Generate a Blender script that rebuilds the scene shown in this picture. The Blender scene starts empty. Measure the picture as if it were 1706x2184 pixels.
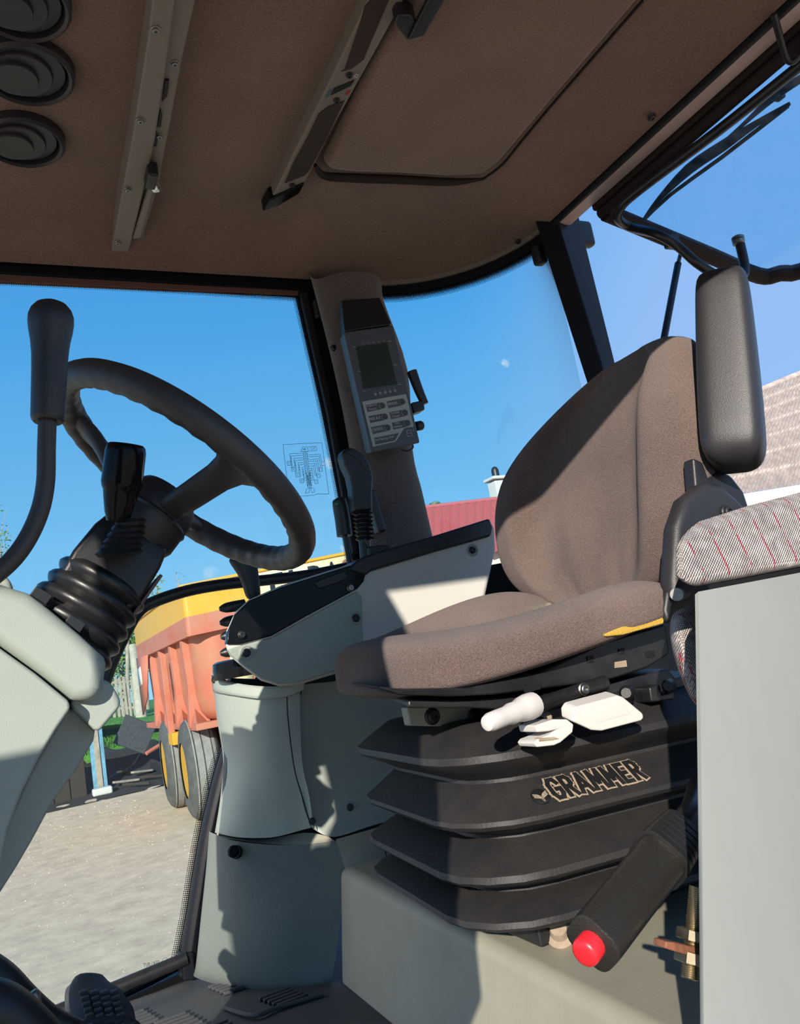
import bpy, bmesh, math, random
import numpy as np
from mathutils import Vector, Matrix, noise
random.seed(7)
SC = bpy.context.scene
COL = SC.collection
PI = math.pi

# ---------------------------------------------------------------- camera
# tractor axes: X to the rear, Y to the tractor's right (away from the open left door), Z up; ground z=0
W, H, F = 1706., 2184., 1677.25
_l = np.array([-810., 438., F]); _l /= np.linalg.norm(_l)
_r = np.array([3313., -296., F]); _r /= np.linalg.norm(_r)
_u = np.cross(_r, _l); _u = _u if _u[1] < 0 else -_u
AX = np.stack([_r, _l, _u])
EYE = np.array([0., 0., 2.])
cd = bpy.data.cameras.new('camera')
cam = bpy.data.objects.new('camera', cd); COL.objects.link(cam)
cd.sensor_fit = 'HORIZONTAL'; cd.sensor_width = 36; cd.lens = F / W * 36
cd.clip_start = .02; cd.clip_end = 500
m = Matrix.Identity(4)
for i in range(3):
    m[i][0] = AX[i, 0]; m[i][1] = -AX[i, 1]; m[i][2] = -AX[i, 2]; m[i][3] = EYE[i]
cam.matrix_world = m
SC.camera = cam

def ray(px, py): return AX @ np.array([px - W / 2, py - H / 2, F])
def onY(px, py, v): d = ray(px, py); return Vector(EYE + d * (v / d[1]))
def onX(px, py, v): d = ray(px, py); return Vector(EYE + d * (v / d[0]))
def onZ(px, py, v): d = ray(px, py); return Vector(EYE + d * ((v - 2.) / d[2]))
def onP(px, py, p0, n):
    d = ray(px, py); return Vector(EYE + d * (((np.array(p0) - EYE) @ np.array(n)) / (d @ np.array(n))))
def Ys(pts, v): return [onY(a, b, v) for a, b in pts]
def Y3(pts): return [onY(a, b, c) for a, b, c in pts]
def V(*a): return Vector(a)

# ---------------------------------------------------------------- sky, sun, exposure
SUN_DIR = Vector((.73, 1., -.48)).normalized()
wd = bpy.data.worlds.new('sky'); SC.world = wd; wd.use_nodes = True
nt = wd.node_tree; N = nt.nodes; N.clear(); Lk = nt.links.new
out = N.new('ShaderNodeOutputWorld'); bg = N.new('ShaderNodeBackground'); tc = N.new('ShaderNodeTexCoord')
sx = N.new('ShaderNodeSeparateXYZ'); ramp = N.new('ShaderNodeValToRGB'); Lk(tc.outputs['Generated'], sx.inputs[0])
Lk(sx.outputs[2], ramp.inputs[0]); e = ramp.color_ramp.elements
e[0].position = 0.; e[0].color = (.42, .74, 1., 1)
e[1].position = .75; e[1].color = (.04, .25, .72, 1)
q = e.new(.16); q.color = (.24, .58, .96, 1)
q = e.new(.42); q.color = (.095, .40, .86, 1)
gx_ = N.new('ShaderNodeMapRange'); gx_.interpolation_type = 'SMOOTHSTEP'; gx_.inputs[1].default_value = .50; gx_.inputs[2].default_value = .74; gx_.inputs[4].default_value = .8; Lk(sx.outputs[0], gx_.inputs[0])
gm = N.new('ShaderNodeMixRGB'); gm.inputs[2].default_value = (.34, .53, .92, 1); Lk(gx_.outputs[0], gm.inputs[0]); Lk(ramp.outputs[0], gm.inputs[1])
prev = gm.outputs[0]
cn = N.new('ShaderNodeTexNoise'); cn.inputs['Scale'].default_value = 55; cn.inputs['Detail'].default_value = 6; Lk(tc.outputs['Generated'], cn.inputs[0])
for px, py, rad, amt in ((1072, 774, .022, .75), (702, 985, .018, .55), (450, 1220, .03, .25), (740, 1175, .022, .5), (985, 1078, .02, .4)):
    d0 = ray(px, py); d0 = d0 / np.linalg.norm(d0)
    dn = N.new('ShaderNodeVectorMath'); dn.operation = 'DISTANCE'; dn.inputs[1].default_value = d0; Lk(tc.outputs['Generated'], dn.inputs[0])
    mr = N.new('ShaderNodeMapRange'); mr.inputs[1].default_value = 0; mr.inputs[2].default_value = rad; mr.inputs[3].default_value = .34; mr.inputs[4].default_value = -.30; Lk(dn.outputs['Value'], mr.inputs[0])
    ad = N.new('ShaderNodeMath'); ad.operation = 'ADD'; Lk(mr.outputs[0], ad.inputs[0]); Lk(cn.outputs[0], ad.inputs[1])
    st = N.new('ShaderNodeMapRange'); st.interpolation_type = 'SMOOTHSTEP'; st.inputs[1].default_value = .56; st.inputs[2].default_value = .86; st.inputs[4].default_value = amt; Lk(ad.outputs[0], st.inputs[0])
    mx = N.new('ShaderNodeMixRGB'); mx.inputs[2].default_value = (.95, .97, 1, 1); Lk(st.outputs[0], mx.inputs[0]); Lk(prev, mx.inputs[1]); prev = mx.outputs[0]
Lk(prev, bg.inputs[0]); bg.inputs[1].default_value = 1.0; Lk(bg.outputs[0], out.inputs[0])
sl = bpy.data.lights.new('sun', 'SUN'); so = bpy.data.objects.new('sun', sl); COL.objects.link(so)
sl.energy = 7.0; sl.angle = math.radians(.53); sl.color = (1, .91, .79)
so.rotation_euler = SUN_DIR.to_track_quat('-Z', 'Y').to_euler(); so.location = (-9, -12, 9)
vs = SC.view_settings; vs.view_transform = 'Standard'; vs.look = 'None'; vs.exposure = 0.0; vs.gamma = 1; vs.use_curve_mapping = False
SC.cycles.max_bounces = 10; SC.cycles.transparent_max_bounces = 16; SC.cycles.diffuse_bounces = 6

# ---------------------------------------------------------------- materials
def mat(name, col, rough=.5, metal=0., bump=0., bscale=200., var=0., vscale=8., spec=.5, coat=0., kind=None, col2=None, stretch=None):
    mt = bpy.data.materials.new(name); mt.use_nodes = True; t = mt.node_tree; n = t.nodes; L = t.links.new
    b = n['Principled BSDF']; b.inputs['Base Color'].default_value = (*col, 1); b.inputs['Roughness'].default_value = rough
    b.inputs['Metallic'].default_value = metal; b.inputs['Specular IOR Level'].default_value = spec; b.inputs['Coat Weight'].default_value = coat
    tcn = n.new('ShaderNodeTexCoord'); src = tcn.outputs['Object']
    if stretch:
        mp = n.new('ShaderNodeMapping'); mp.inputs['Scale'].default_value = stretch; L(src, mp.inputs[0]); src = mp.outputs[0]
    if var:
        nz = n.new('ShaderNodeTexNoise'); nz.inputs['Scale'].default_value = vscale; nz.inputs['Detail'].default_value = 6; nz.inputs['Roughness'].default_value = .65; L(src, nz.inputs[0])
        rp = n.new('ShaderNodeMapRange'); rp.inputs[1].default_value = .32; rp.inputs[2].default_value = .68; L(nz.outputs[0], rp.inputs[0])
        mx = n.new('ShaderNodeMixRGB'); L(rp.outputs[0], mx.inputs[0])
        c2 = col2 or tuple(min(1, c * (1 + var)) for c in col); c1 = col if col2 else tuple(c * (1 - var) for c in col)
        mx.inputs[1].default_value = (*c1, 1); mx.inputs[2].default_value = (*c2, 1); L(mx.outputs[0], b.inputs['Base Color'])
    if bump:
        nb = n.new('ShaderNodeTexNoise'); nb.inputs['Scale'].default_value = bscale; nb.inputs['Detail'].default_value = 3; L(tcn.outputs['Object'], nb.inputs[0])
        bp = n.new('ShaderNodeBump'); bp.inputs['Strength'].default_value = bump; bp.inputs['Distance'].default_value = .002; L(nb.outputs[0], bp.inputs['Height']); L(bp.outputs[0], b.inputs['Normal'])
    return mt

def fabric(name, c1, c2, scale, bump, sheen=.3):
    mt = mat(name, c1, .95, spec=.1); t = mt.node_tree; n = t.nodes; L = t.links.new; b = n['Principled BSDF']
    b.inputs['Sheen Weight'].default_value = sheen; b.inputs['Sheen Roughness'].default_value = .6
    tcn = n.new('ShaderNodeTexCoord')
    nz = n.new('ShaderNodeTexNoise'); nz.inputs['Scale'].default_value = scale; nz.inputs['Detail'].default_value = 4; L(tcn.outputs['Object'], nz.inputs[0])
    n2 = n.new('ShaderNodeTexNoise'); n2.inputs['Scale'].default_value = 6; n2.inputs['Detail'].default_value = 3; L(tcn.outputs['Object'], n2.inputs[0])
    a = n.new('ShaderNodeMath'); a.operation = 'MULTIPLY_ADD'; a.inputs[1].default_value = .7; L(nz.outputs[0], a.inputs[0])
    k = n.new('ShaderNodeMath'); k.operation = 'MULTIPLY'; k.inputs[1].default_value = .4; L(n2.outputs[0], k.inputs[0]); L(k.outputs[0], a.inputs[2])
    rp = n.new('ShaderNodeMapRange'); rp.inputs[1].default_value = .38; rp.inputs[2].default_value = .72; L(a.outputs[0], rp.inputs[0])
    mx = n.new('ShaderNodeMixRGB'); mx.inputs[1].default_value = (*c1, 1); mx.inputs[2].default_value = (*c2, 1); L(rp.outputs[0], mx.inputs[0]); L(mx.outputs[0], b.inputs['Base Color'])
    bp = n.new('ShaderNodeBump'); bp.inputs['Strength'].default_value = bump; bp.inputs['Distance'].default_value = .003; L(nz.outputs[0], bp.inputs['Height']); L(bp.outputs[0], b.inputs['Normal'])
    return mt

def glass(name, tint, gloss=.05, haze=0.):
    mt = bpy.data.materials.new(name); mt.use_nodes = True; t = mt.node_tree; n = t.nodes; n.clear(); L = t.links.new
    o = n.new('ShaderNodeOutputMaterial'); tr = n.new('ShaderNodeBsdfTransparent'); tr.inputs[0].default_value = (*tint, 1)
    gl = n.new('ShaderNodeBsdfGlossy'); gl.inputs['Roughness'].default_value = .02; gl.inputs[0].default_value = (1, 1, 1, 1)
    fr = n.new('ShaderNodeFresnel'); fr.inputs[0].default_value = 1.45
    mm = n.new('ShaderNodeMath'); mm.operation = 'MULTIPLY'; mm.inputs[1].default_value = gloss / .04; L(fr.outputs[0], mm.inputs[0]); mm.use_clamp = True
    ms = n.new('ShaderNodeMixShader'); L(mm.outputs[0], ms.inputs[0]); L(tr.outputs[0], ms.inputs[1]); L(gl.outputs[0], ms.inputs[2])
    last = ms.outputs[0]
    if haze:
        df = n.new('ShaderNodeBsdfTranslucent'); df.inputs[0].default_value = (.9, .9, .9, 1)
        d2 = n.new('ShaderNodeBsdfDiffuse'); d2.inputs[0].default_value = (.8, .8, .8, 1)
        a = n.new('ShaderNodeAddShader'); L(df.outputs[0], a.inputs[0]); L(d2.outputs[0], a.inputs[1])
        nz = n.new('ShaderNodeTexNoise'); nz.inputs['Scale'].default_value = 9; nz.inputs['Detail'].default_value = 8; nz.inputs['Roughness'].default_value = .7
        tcn = n.new('ShaderNodeTexCoord'); L(tcn.outputs['Object'], nz.inputs[0])
        r = n.new('ShaderNodeMapRange'); r.inputs[1].default_value = .4; r.inputs[2].default_value = .75; r.inputs[4].default_value = haze; L(nz.outputs[0], r.inputs[0])
        m2 = n.new('ShaderNodeMixShader'); L(r.outputs[0], m2.inputs[0]); L(last, m2.inputs[1]); L(a.outputs[0], m2.inputs[2]); last = m2.outputs[0]
    L(last, o.inputs[0]); return mt

def dots(name):
    mt = bpy.data.materials.new(name); mt.use_nodes = True; t = mt.node_tree; n = t.nodes; n.clear(); L = t.links.new
    o = n.new('ShaderNodeOutputMaterial'); uv = n.new('ShaderNodeUVMap'); tr = n.new('ShaderNodeBsdfTransparent'); bk = n.new('ShaderNodeBsdfDiffuse'); bk.inputs[0].default_value = (.008, .008, .01, 1)
    fr = n.new('ShaderNodeVectorMath'); fr.operation = 'FRACTION'; L(uv.outputs[0], fr.inputs[0])
    ds = n.new('ShaderNodeVectorMath'); ds.operation = 'DISTANCE'; ds.inputs[1].default_value = (.5, .5, 0); L(fr.outputs[0], ds.inputs[0])
    s = n.new('ShaderNodeSeparateXYZ'); L(uv.outputs[0], s.inputs[0])
    r = n.new('ShaderNodeMapRange'); r.inputs[1].default_value = 0; r.inputs[2].default_value = 7; r.inputs[3].default_value = .72; r.inputs[4].default_value = .18; L(s.outputs[1], r.inputs[0])
    lt = n.new('ShaderNodeMath'); lt.operation = 'LESS_THAN'; L(ds.outputs['Value'], lt.inputs[0]); L(r.outputs[0], lt.inputs[1])
    ms = n.new('ShaderNodeMixShader'); L(lt.outputs[0], ms.inputs[0]); L(tr.outputs[0], ms.inputs[1]); L(bk.outputs[0], ms.inputs[2]); L(ms.outputs[0], o.inputs[0]); return mt

def woven(name):
    mt = mat(name, (.5, .45, .42), .95, spec=.1); t = mt.node_tree; n = t.nodes; L = t.links.new; b = n['Principled BSDF']
    tcn = n.new('ShaderNodeTexCoord'); s = n.new('ShaderNodeSeparateXYZ'); L(tcn.outputs['Object'], s.inputs[0])
    def wave(sock, f):
        a = n.new('ShaderNodeMath'); a.operation = 'MULTIPLY'; a.inputs[1].default_value = f; L(sock, a.inputs[0])
        c = n.new('ShaderNodeMath'); c.operation = 'SINE'; L(a.outputs[0], c.inputs[0]); return c.outputs[0]
    yz = n.new('ShaderNodeMath'); yz.operation = 'ADD'; L(s.outputs[1], yz.inputs[0]); L(s.outputs[2], yz.inputs[1])
    w1 = wave(s.outputs[0], 1900); w2 = wave(yz.outputs[0], 1900)
    p = n.new('ShaderNodeMath'); p.operation = 'MULTIPLY'; L(w1, p.inputs[0]); L(w2, p.inputs[1])
    nz = n.new('ShaderNodeTexNoise'); nz.inputs['Scale'].default_value = 120; L(tcn.outputs['Object'], nz.inputs[0])
    a = n.new('ShaderNodeMath'); a.operation = 'MULTIPLY_ADD'; a.inputs[1].default_value = .35; L(p.outputs[0], a.inputs[0]); L(nz.outputs[0], a.inputs[2])
    rp = n.new('ShaderNodeMapRange'); rp.inputs[1].default_value = .2; rp.inputs[2].default_value = .8; L(a.outputs[0], rp.inputs[0])
    mx = n.new('ShaderNodeMixRGB'); mx.inputs[1].default_value = (.30, .26, .245, 1); mx.inputs[2].default_value = (.80, .72, .67, 1); L(rp.outputs[0], mx.inputs[0])
    # thin pink threads across the cloth
    f = n.new('ShaderNodeMath'); f.operation = 'MULTIPLY_ADD'; f.inputs[1].default_value = .35; L(s.outputs[2], f.inputs[0]); L(s.outputs[0], f.inputs[2])
    g = n.new('ShaderNodeMath'); g.operation = 'MULTIPLY'; g.inputs[1].default_value = 33; L(f.outputs[0], g.inputs[0])
    h = n.new('ShaderNodeMath'); h.operation = 'FRACT'; L(g.outputs[0], h.inputs[0])
    lt = n.new('ShaderNodeMath'); lt.operation = 'LESS_THAN'; lt.inputs[1].default_value = .07; L(h.outputs[0], lt.inputs[0])
    gt = n.new('ShaderNodeMath'); gt.operation = 'GREATER_THAN'; gt.inputs[1].default_value = .47; L(nz.outputs[0], gt.inputs[0])
    k = n.new('ShaderNodeMath'); k.operation = 'MULTIPLY'; L(lt.outputs[0], k.inputs[0]); L(gt.outputs[0], k.inputs[1])
    m2 = n.new('ShaderNodeMixRGB'); m2.inputs[2].default_value = (.55, .13, .17, 1); L(k.outputs[0], m2.inputs[0]); L(mx.outputs[0], m2.inputs[1]); L(m2.outputs[0], b.inputs['Base Color'])
    bp = n.new('ShaderNodeBump'); bp.inputs['Strength'].default_value = .9; bp.inputs['Distance'].default_value = .002; L(p.outputs[0], bp.inputs['Height']); L(bp.outputs[0], b.inputs['Normal'])
    return mt

MT = dict(
    headliner=fabric('headliner_fabric', (.115, .064, .043), (.20, .122, .085), 260, .5),
    pillarcloth=fabric('pillar_fabric', (.07, .055, .05), (.14, .115, .105), 260, .4),
    seat=fabric('seat_fabric', (.072, .048, .042), (.20, .138, .118), 650, .9, .15),
    woven=woven('woven_cloth'),
    grey=mat('grey_plastic', (.30, .34, .30), .55, bump=.12, bscale=700, var=.05, vscale=3),
    greylight=mat('light_grey_plastic', (.55, .53, .48), .55, bump=.08, bscale=700),
    greypanel=mat('grey_painted_panel', (.265, .28, .255), .6, var=.06, vscale=2, stretch=(6, 6, .6)),
    khaki=mat('khaki_floor_panel', (.30, .285, .225), .6, var=.10, vscale=6, bump=.1, bscale=500),
    kick=mat('dark_grey_textured_panel', (.13, .15, .135), .6, bump=.5, bscale=420),
    mat_=mat('rubber_mat', (.040, .045, .05), .7, bump=.2, bscale=300),
    black=mat('black_plastic', (.016, .016, .018), .42, bump=.15, bscale=900),
    blackrough=mat('black_grained_plastic', (.024, .022, .024), .42, bump=.22, bscale=900),
    gloss=mat('gloss_black_panel', (.006, .006, .007), .14, spec=.14),
    rubber=mat('black_rubber', (.014, .014, .015), .38, bump=.1, bscale=200),
    bellows=mat('bellows_rubber', (.016, .016, .018), .55, spec=.35, bump=.25, bscale=250, var=.9, vscale=14, col2=(.030, .027, .025)),
    bmetal=mat('black_painted_metal', (.014, .014, .015), .35, var=.5, vscale=20),
    frame=mat('black_frame', (.008, .009, .013), .45, spec=.15),
    wheel=mat('steering_wheel_rubber', (.045, .038, .035), .5, bump=.12, bscale=500),
    brown=mat('brown_plastic', (.13, .06, .045), .5),
    white=mat('white_plastic', (.62, .59, .56), .4),
    red=mat('red_button', (.72, .02, .03), .35),
    chrome=mat('chrome', (.7, .7, .68), .2, 1.),
    steel=mat('steel', (.30, .29, .27), .4, 1., var=.2, vscale=60),
    brass=mat('zinc_yellow_steel', (.55, .48, .35), .35, 1., var=.25, vscale=50),
    rust=mat('rusty_steel', (.20, .075, .04), .8, var=.4, vscale=50, bump=.4, bscale=200),
    foam=mat('yellow_webbing', (.50, .32, .05), .9, bump=.6, bscale=300),
    tan=mat('tan_dirt', (.32, .25, .18), .9, var=.2, vscale=60),
    mesh=mat('brown_mesh_grille', (.034, .020, .017), .8, bump=.7, bscale=1200),
    beige=mat('beige_plastic', (.19, .165, .135), .5),
    pink=mat('grey_pink_rail', (.50, .38, .35), .5, var=.1, vscale=12),
    seal=mat('rubber_seal', (.022, .015, .014), .7, spec=.25),
    dark=mat('dark_recess', (.004, .004, .005), .6),
    blue=mat('blue_mark', (.03, .13, .18), .6), redmark=mat('red_mark', (.35, .03, .025), .6),
    ink=mat('printed_ink', (.01, .015, .03), .7),
    print_=mat('pale_print', (.55, .58, .55), .6),
    lcd=mat('lcd_screen', (.028, .045, .035), .18),
    plate=mat('keypad_plate', (.36, .40, .35), .45),
    case=mat('monitor_case', (.075, .08, .09), .45),
    key=mat('rubber_key', (.05, .06, .06), .5),
    green=mat('green_button', (.01, .12, .07), .4),
    glass=glass('window_glass', (.79, .93, .93), .03),
    glassq=glass('quarter_glass', (.74, .93, .95), .03),
    glassr=glass('rear_glass', (.50, .78, .92), .03, .10),
    smear=glass('tape_residue', (.86, .93, .97), .0, .25),
    dots=dots('frit_dots'),
    ground=mat('yard_ground', (.52, .365, .235), .95, var=.3, vscale=3.2, col2=(.90, .66, .425), bump=1., bscale=9),
    shade_soil=mat('shadow_toned_soil', (.018, .017, .017), 1., var=.5, vscale=3, bump=.6, bscale=20),  # near-black tone stands in for a building's shadow over the heap
    grass=mat('grass', (.07, .20, .02), .9, var=.5, vscale=12),
    redpaint=mat('faded_red_paint', (.52, .12, .07), .6, var=.25, vscale=2.5, col2=(.48, .19, .11)),
    yellow=mat('yellow_paint', (.70, .32, .01), .5, var=.2, vscale=4, col2=(.62, .36, .04)),
    cream=mat('cream_board', (.86, .74, .42), .6),
    tyre=mat('tyre', (.085, .082, .078), .85, var=.3, vscale=6),
    tread=mat('dusty_tread', (.24, .23, .21), .9, var=.2, vscale=8),
    wood=mat('weathered_wood', (.34, .29, .23), .9, var=.3, vscale=8),
    bark=mat('birch_bark', (.40, .36, .29), .9, var=.2, vscale=6),
    bluewood=mat('blue_painted_wood', (.13, .30, .42), .7, var=.4, vscale=4),
    rooftile=mat('red_metal_tiles', (.48, .12, .125), .6),
    slate=mat('asbestos_slate', (.44, .38, .34), .95, var=.25, vscale=5),
    render=mat('white_render', (.60, .58, .54), .8),
    leaf=mat('leaf', (.10, .19, .03), .8, var=.5, vscale=3), leaf2=mat('leaf_pale', (.22, .30, .08), .8, var=.4, vscale=3),
    darkwood=mat('dark_timber', (.035, .028, .022), .9),
)

for _nd in MT['ground'].node_tree.nodes:
    if _nd.type == 'TEX_NOISE' and _nd.inputs['Detail'].default_value > 5: _nd.inputs['Detail'].default_value = 14; _nd.inputs['Roughness'].default_value = .8
# ---------------------------------------------------------------- builders
WL = {}
def link(name, me, mt, parent=None, smooth=True, ang=35, sub=0, bev=0, seg=2, solid=0, origin=None):
    vs_ = np.array([v.co for v in me.vertices]) if len(me.vertices) else np.zeros((1, 3))
    if origin is None:
        lo, hi = vs_.min(0), vs_.max(0); origin = Vector(((lo[0] + hi[0]) / 2, (lo[1] + hi[1]) / 2, lo[2]))
    origin = Vector(origin); me.transform(Matrix.Translation(-origin))
    o = bpy.data.objects.new(name, me); COL.objects.link(o)
    if mt is not None: me.materials.append(MT[mt] if isinstance(mt, str) else mt)
    WL[o] = origin
    if parent is not None: o.parent = parent; o.location = origin - WL[parent]
    else: o.location = origin
    if smooth:
        for p in me.polygons: p.use_smooth = True
        if not sub and not bev: me.set_sharp_from_angle(angle=math.radians(ang))
    if solid:
        md = o.modifiers.new('s', 'SOLIDIFY'); md.thickness = solid; md.offset = 0
    if bev:
        md = o.modifiers.new('b', 'BEVEL'); md.width = bev; md.segments = seg; md.limit_method = 'ANGLE'; md.angle_limit = math.radians(30); md.harden_normals = False
        if smooth:
            me.set_sharp_from_angle(angle=math.radians(180))
            wn = o.modifiers.new('w', 'WEIGHTED_NORMAL'); wn.keep_sharp = False
    if sub:
        md = o.modifiers.new('u', 'SUBSURF'); md.levels = sub; md.render_levels = sub
    return o

def mk(name, verts, faces, mt, parent=None, fix=True, **k):
    me = bpy.data.meshes.new(name); me.from_pydata([tuple(v) for v in verts], [], faces)
    if fix:
        bm = bmesh.new(); bm.from_mesh(me); bmesh.ops.recalc_face_normals(bm, faces=bm.faces); bm.to_mesh(me); bm.free()
    return link(name, me, mt, parent, **k)

def root(name, loc, label, cat, group=None):
    o = bpy.data.objects.new(name, None); COL.objects.link(o); o.location = loc; o.empty_display_size = .05; WL[o] = Vector(loc)
    return tag(o, label, cat, group)
def tag(o, label, cat, group=None):
    o['label'] = label; o['category'] = cat
    if group: o['group'] = group
    return o
def struct(o): o['kind'] = 'structure'; return o
def stuff(o): o['kind'] = 'stuff'; return o

def prism(name, pts, vec, mt, parent=None, bev=.002, seg=2, **k):
    n = len(pts); vec = Vector(vec); vsx = [Vector(p) for p in pts] + [Vector(p) + vec for p in pts]
    fs = [list(range(n))[::-1], list(range(n, 2 * n))] + [[i, (i + 1) % n, n + (i + 1) % n, n + i] for i in range(n)]
    return mk(name, vsx, fs, mt, parent, bev=bev, seg=seg, **k)
def pp(name, px, y, dep, mt, parent=None, shift=0., **k): return prism(name, Ys(px, y), (shift, dep, 0), mt, parent, **k)

def box(name, c, s, mt, parent=None, rot=None, bev=.003, seg=2, **k):
    vsx = []
    for a in (-1, 1):
        for b in (-1, 1):
            for d in (-1, 1):
                v = Vector((a * s[0] / 2, b * s[1] / 2, d * s[2] / 2))
                if rot is not None: v = rot @ v
                vsx.append(v + Vector(c))
    fs = [[0, 1, 3, 2], [4, 6, 7, 5], [0, 4, 5, 1], [2, 3, 7, 6], [0, 2, 6, 4], [1, 5, 7, 3]]
    return mk(name, vsx, fs, mt, parent, bev=bev, seg=seg, **k)

def frame_of(d):
    d = Vector(d).normalized(); a = Vector((0, 0, 1)) if abs(d.z) < .9 else Vector((1, 0, 0))
    u = d.cross(a).normalized(); return u, d.cross(u).normalized(), d

def catmull(P, res, closed=False):
    P = [Vector(p) for p in P]; n = len(P); o = []
    for i in range(n if closed else n - 1):
        g = lambda j: P[j % n] if closed else P[max(0, min(n - 1, j))]
        a, b, c, d = g(i - 1), g(i), g(i + 1), g(i + 2)
        for s in range(res):
            t = s / res
            o.append(.5 * ((2 * b) + (c - a) * t + (2 * a - 5 * b + 4 * c - d) * t * t + (3 * b - a - 3 * c + d) * t ** 3))
    if not closed: o.append(P[-1].copy())
    return o
def catm_s(vals, res, closed=False): return [v.x for v in catmull([Vector((v, 0, 0)) for v in vals], res, closed)]

def rings_mesh(rings, closed=False, caps=True):
    vsx, fs = [], []; n = len(rings[0])
    for r in rings: vsx += r
    R = len(rings)
    for i in range(R if closed else R - 1):
        j = (i + 1) % R
        for a in range(n):
            b = (a + 1) % n; fs.append([i * n + a, i * n + b, j * n + b, j * n + a])
    if caps and not closed: fs += [list(range(n))[::-1], list(range((R - 1) * n, R * n))]
    return vsx, fs
def loft(name, rings, mt, parent=None, closed=False, caps=True, **k):
    v, f = rings_mesh(rings, closed, caps); return mk(name, v, f, mt, parent, **k)

def tube_rings(P, r, n=12, closed=False, flat=1.):
    rr = r if isinstance(r, (list, tuple)) else [r] * len(P)
    rings = []; up = None
    for i, p in enumerate(P):
        q = P[(i + 1) % len(P)] if (closed or i < len(P) - 1) else p; o = P[i - 1] if (closed or i > 0) else p
        d = (q - o).normalized()
        if up is None: u, v, _ = frame_of(d); up = u
        u = (up - d * up.dot(d)).normalized(); v = d.cross(u); up = u
        rings.append([p + u * rr[i] * math.cos(2 * PI * a / n) + v * rr[i] * flat * math.sin(2 * PI * a / n) for a in range(n)])
    return rings
def tube(name, P, r, mt, parent=None, res=6, n=12, closed=False, flat=1., **k):
    P = [Vector(p) for p in P]
    if isinstance(r, (list, tuple)): r = catm_s(r, res, closed) if res > 1 else r
    Q = catmull(P, res, closed) if res > 1 else P
    return loft(name, tube_rings(Q, r, n, closed, flat), mt, parent, closed, **k)

def lathe(name, p0, p1, prof, mt, parent=None, n=24, ell=1., udir=None, **k):
    p0 = Vector(p0); p1 = Vector(p1); u, v, d = frame_of(p1 - p0); Ln = (p1 - p0).length
    if udir is not None: u = (Vector(udir) - d * d.dot(Vector(udir))).normalized(); v = d.cross(u)
    rings = [[p0 + d * Ln * t + (u * math.cos(2 * PI * a / n) + v * ell * math.sin(2 * PI * a / n)) * max(r, 1e-4) for a in range(n)] for t, r in prof]
    return loft(name, rings, mt, parent, **k)

def screw(pos, nrm, r, parent, mt='steel', name='screw'):
    p = Vector(pos); nrm = Vector(nrm).normalized()
    return lathe(name, p - nrm * r * .25, p + nrm * r * .75, [(0, r * 1.25), (.3, r * 1.2), (.45, r), (.9, r * .9), (1., r * .75), (1., r * .4), (.7, r * .36), (.7, 0)], mt, parent, n=14, ang=25)

def sheet(name, rows, mt, parent=None, ru=4, rv=4, thick=0, nrm=None, **k):
    """smooth surface through rows of points"""
    rs = [catmull(r, ru) for r in rows]
    cols = [catmull([r[i] for r in rs], rv) for i in range(len(rs[0]))]
    nu, nv = len(cols), len(cols[0])
    vsx = [cols[i][j] for j in range(nv) for i in range(nu)]
    fs = [[j * nu + i, j * nu + i + 1, (j + 1) * nu + i + 1, (j + 1) * nu + i] for j in range(nv - 1) for i in range(nu - 1)]
    o = mk(name, vsx, fs, mt, parent, fix=False, ang=60, **k)
    if thick:
        md = o.modifiers.new('s', 'SOLIDIFY'); md.thickness = thick; md.offset = 1 if nrm else 0
    return o

def quads(name, segs, w, nrm, mt, parent=None, lift=0., **k):
    """flat printed lines: segs = list of polylines of 3-D points"""
    nrm = Vector(nrm).normalized(); vsx, fs = [], []
    for pl in segs:
        for a, b in zip(pl, pl[1:]):
            a = Vector(a) + nrm * lift; b = Vector(b) + nrm * lift; d = (b - a)
            if d.length < 1e-6: continue
            s = d.normalized().cross(nrm) * w / 2; i = len(vsx)
            vsx += [a - s, b - s, b + s, a + s]; fs.append([i, i + 1, i + 2, i + 3])
    return mk(name, vsx, fs, mt, parent, fix=False, smooth=False, **k)

def text_mesh(body, extrude=0., offset=0., spacing=1., bold=False):
    cu = bpy.data.curves.new('t', 'FONT'); cu.body = body; cu.size = 1; cu.extrude = extrude; cu.offset = offset; cu.align_x = 'LEFT'; cu.space_character = spacing; cu.resolution_u = 3
    o = bpy.data.objects.new('t', cu); COL.objects.link(o)
    bpy.context.view_layer.update()
    me = bpy.data.meshes.new_from_object(o.evaluated_get(bpy.context.evaluated_depsgraph_get()))
    bpy.data.objects.remove(o); bpy.data.curves.remove(cu); return me
def text(name, body, org, u, v, w, h, mt, parent=None, extrude=0., offset=0., mirror=False, spacing=1.):
    """fit the word into a w x h box at org along u (reading) and v (up)"""
    me = text_mesh(body, 0, offset, spacing); u = Vector(u).normalized(); v = Vector(v).normalized(); nn = u.cross(v)
    co = np.array([x.co for x in me.vertices]); lo, hi = co.min(0), co.max(0)
    for x in me.vertices:
        a = (x.co.x - lo[0]) / (hi[0] - lo[0]); b = (x.co.y - lo[1]) / (hi[1] - lo[1])
        if mirror: a = 1 - a
        x.co = Vector(org) + u * a * w + v * b * h
    if extrude:
        bm = bmesh.new(); bm.from_mesh(me)
        g = bmesh.ops.extrude_face_region(bm, geom=bm.faces[:]); bmesh.ops.translate(bm, verts=[q for q in g['geom'] if isinstance(q, bmesh.types.BMVert)], vec=nn * extrude)
        bmesh.ops.recalc_face_normals(bm, faces=bm.faces); bm.to_mesh(me); bm.free()
    return link(name, me, mt, parent, smooth=False)

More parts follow.
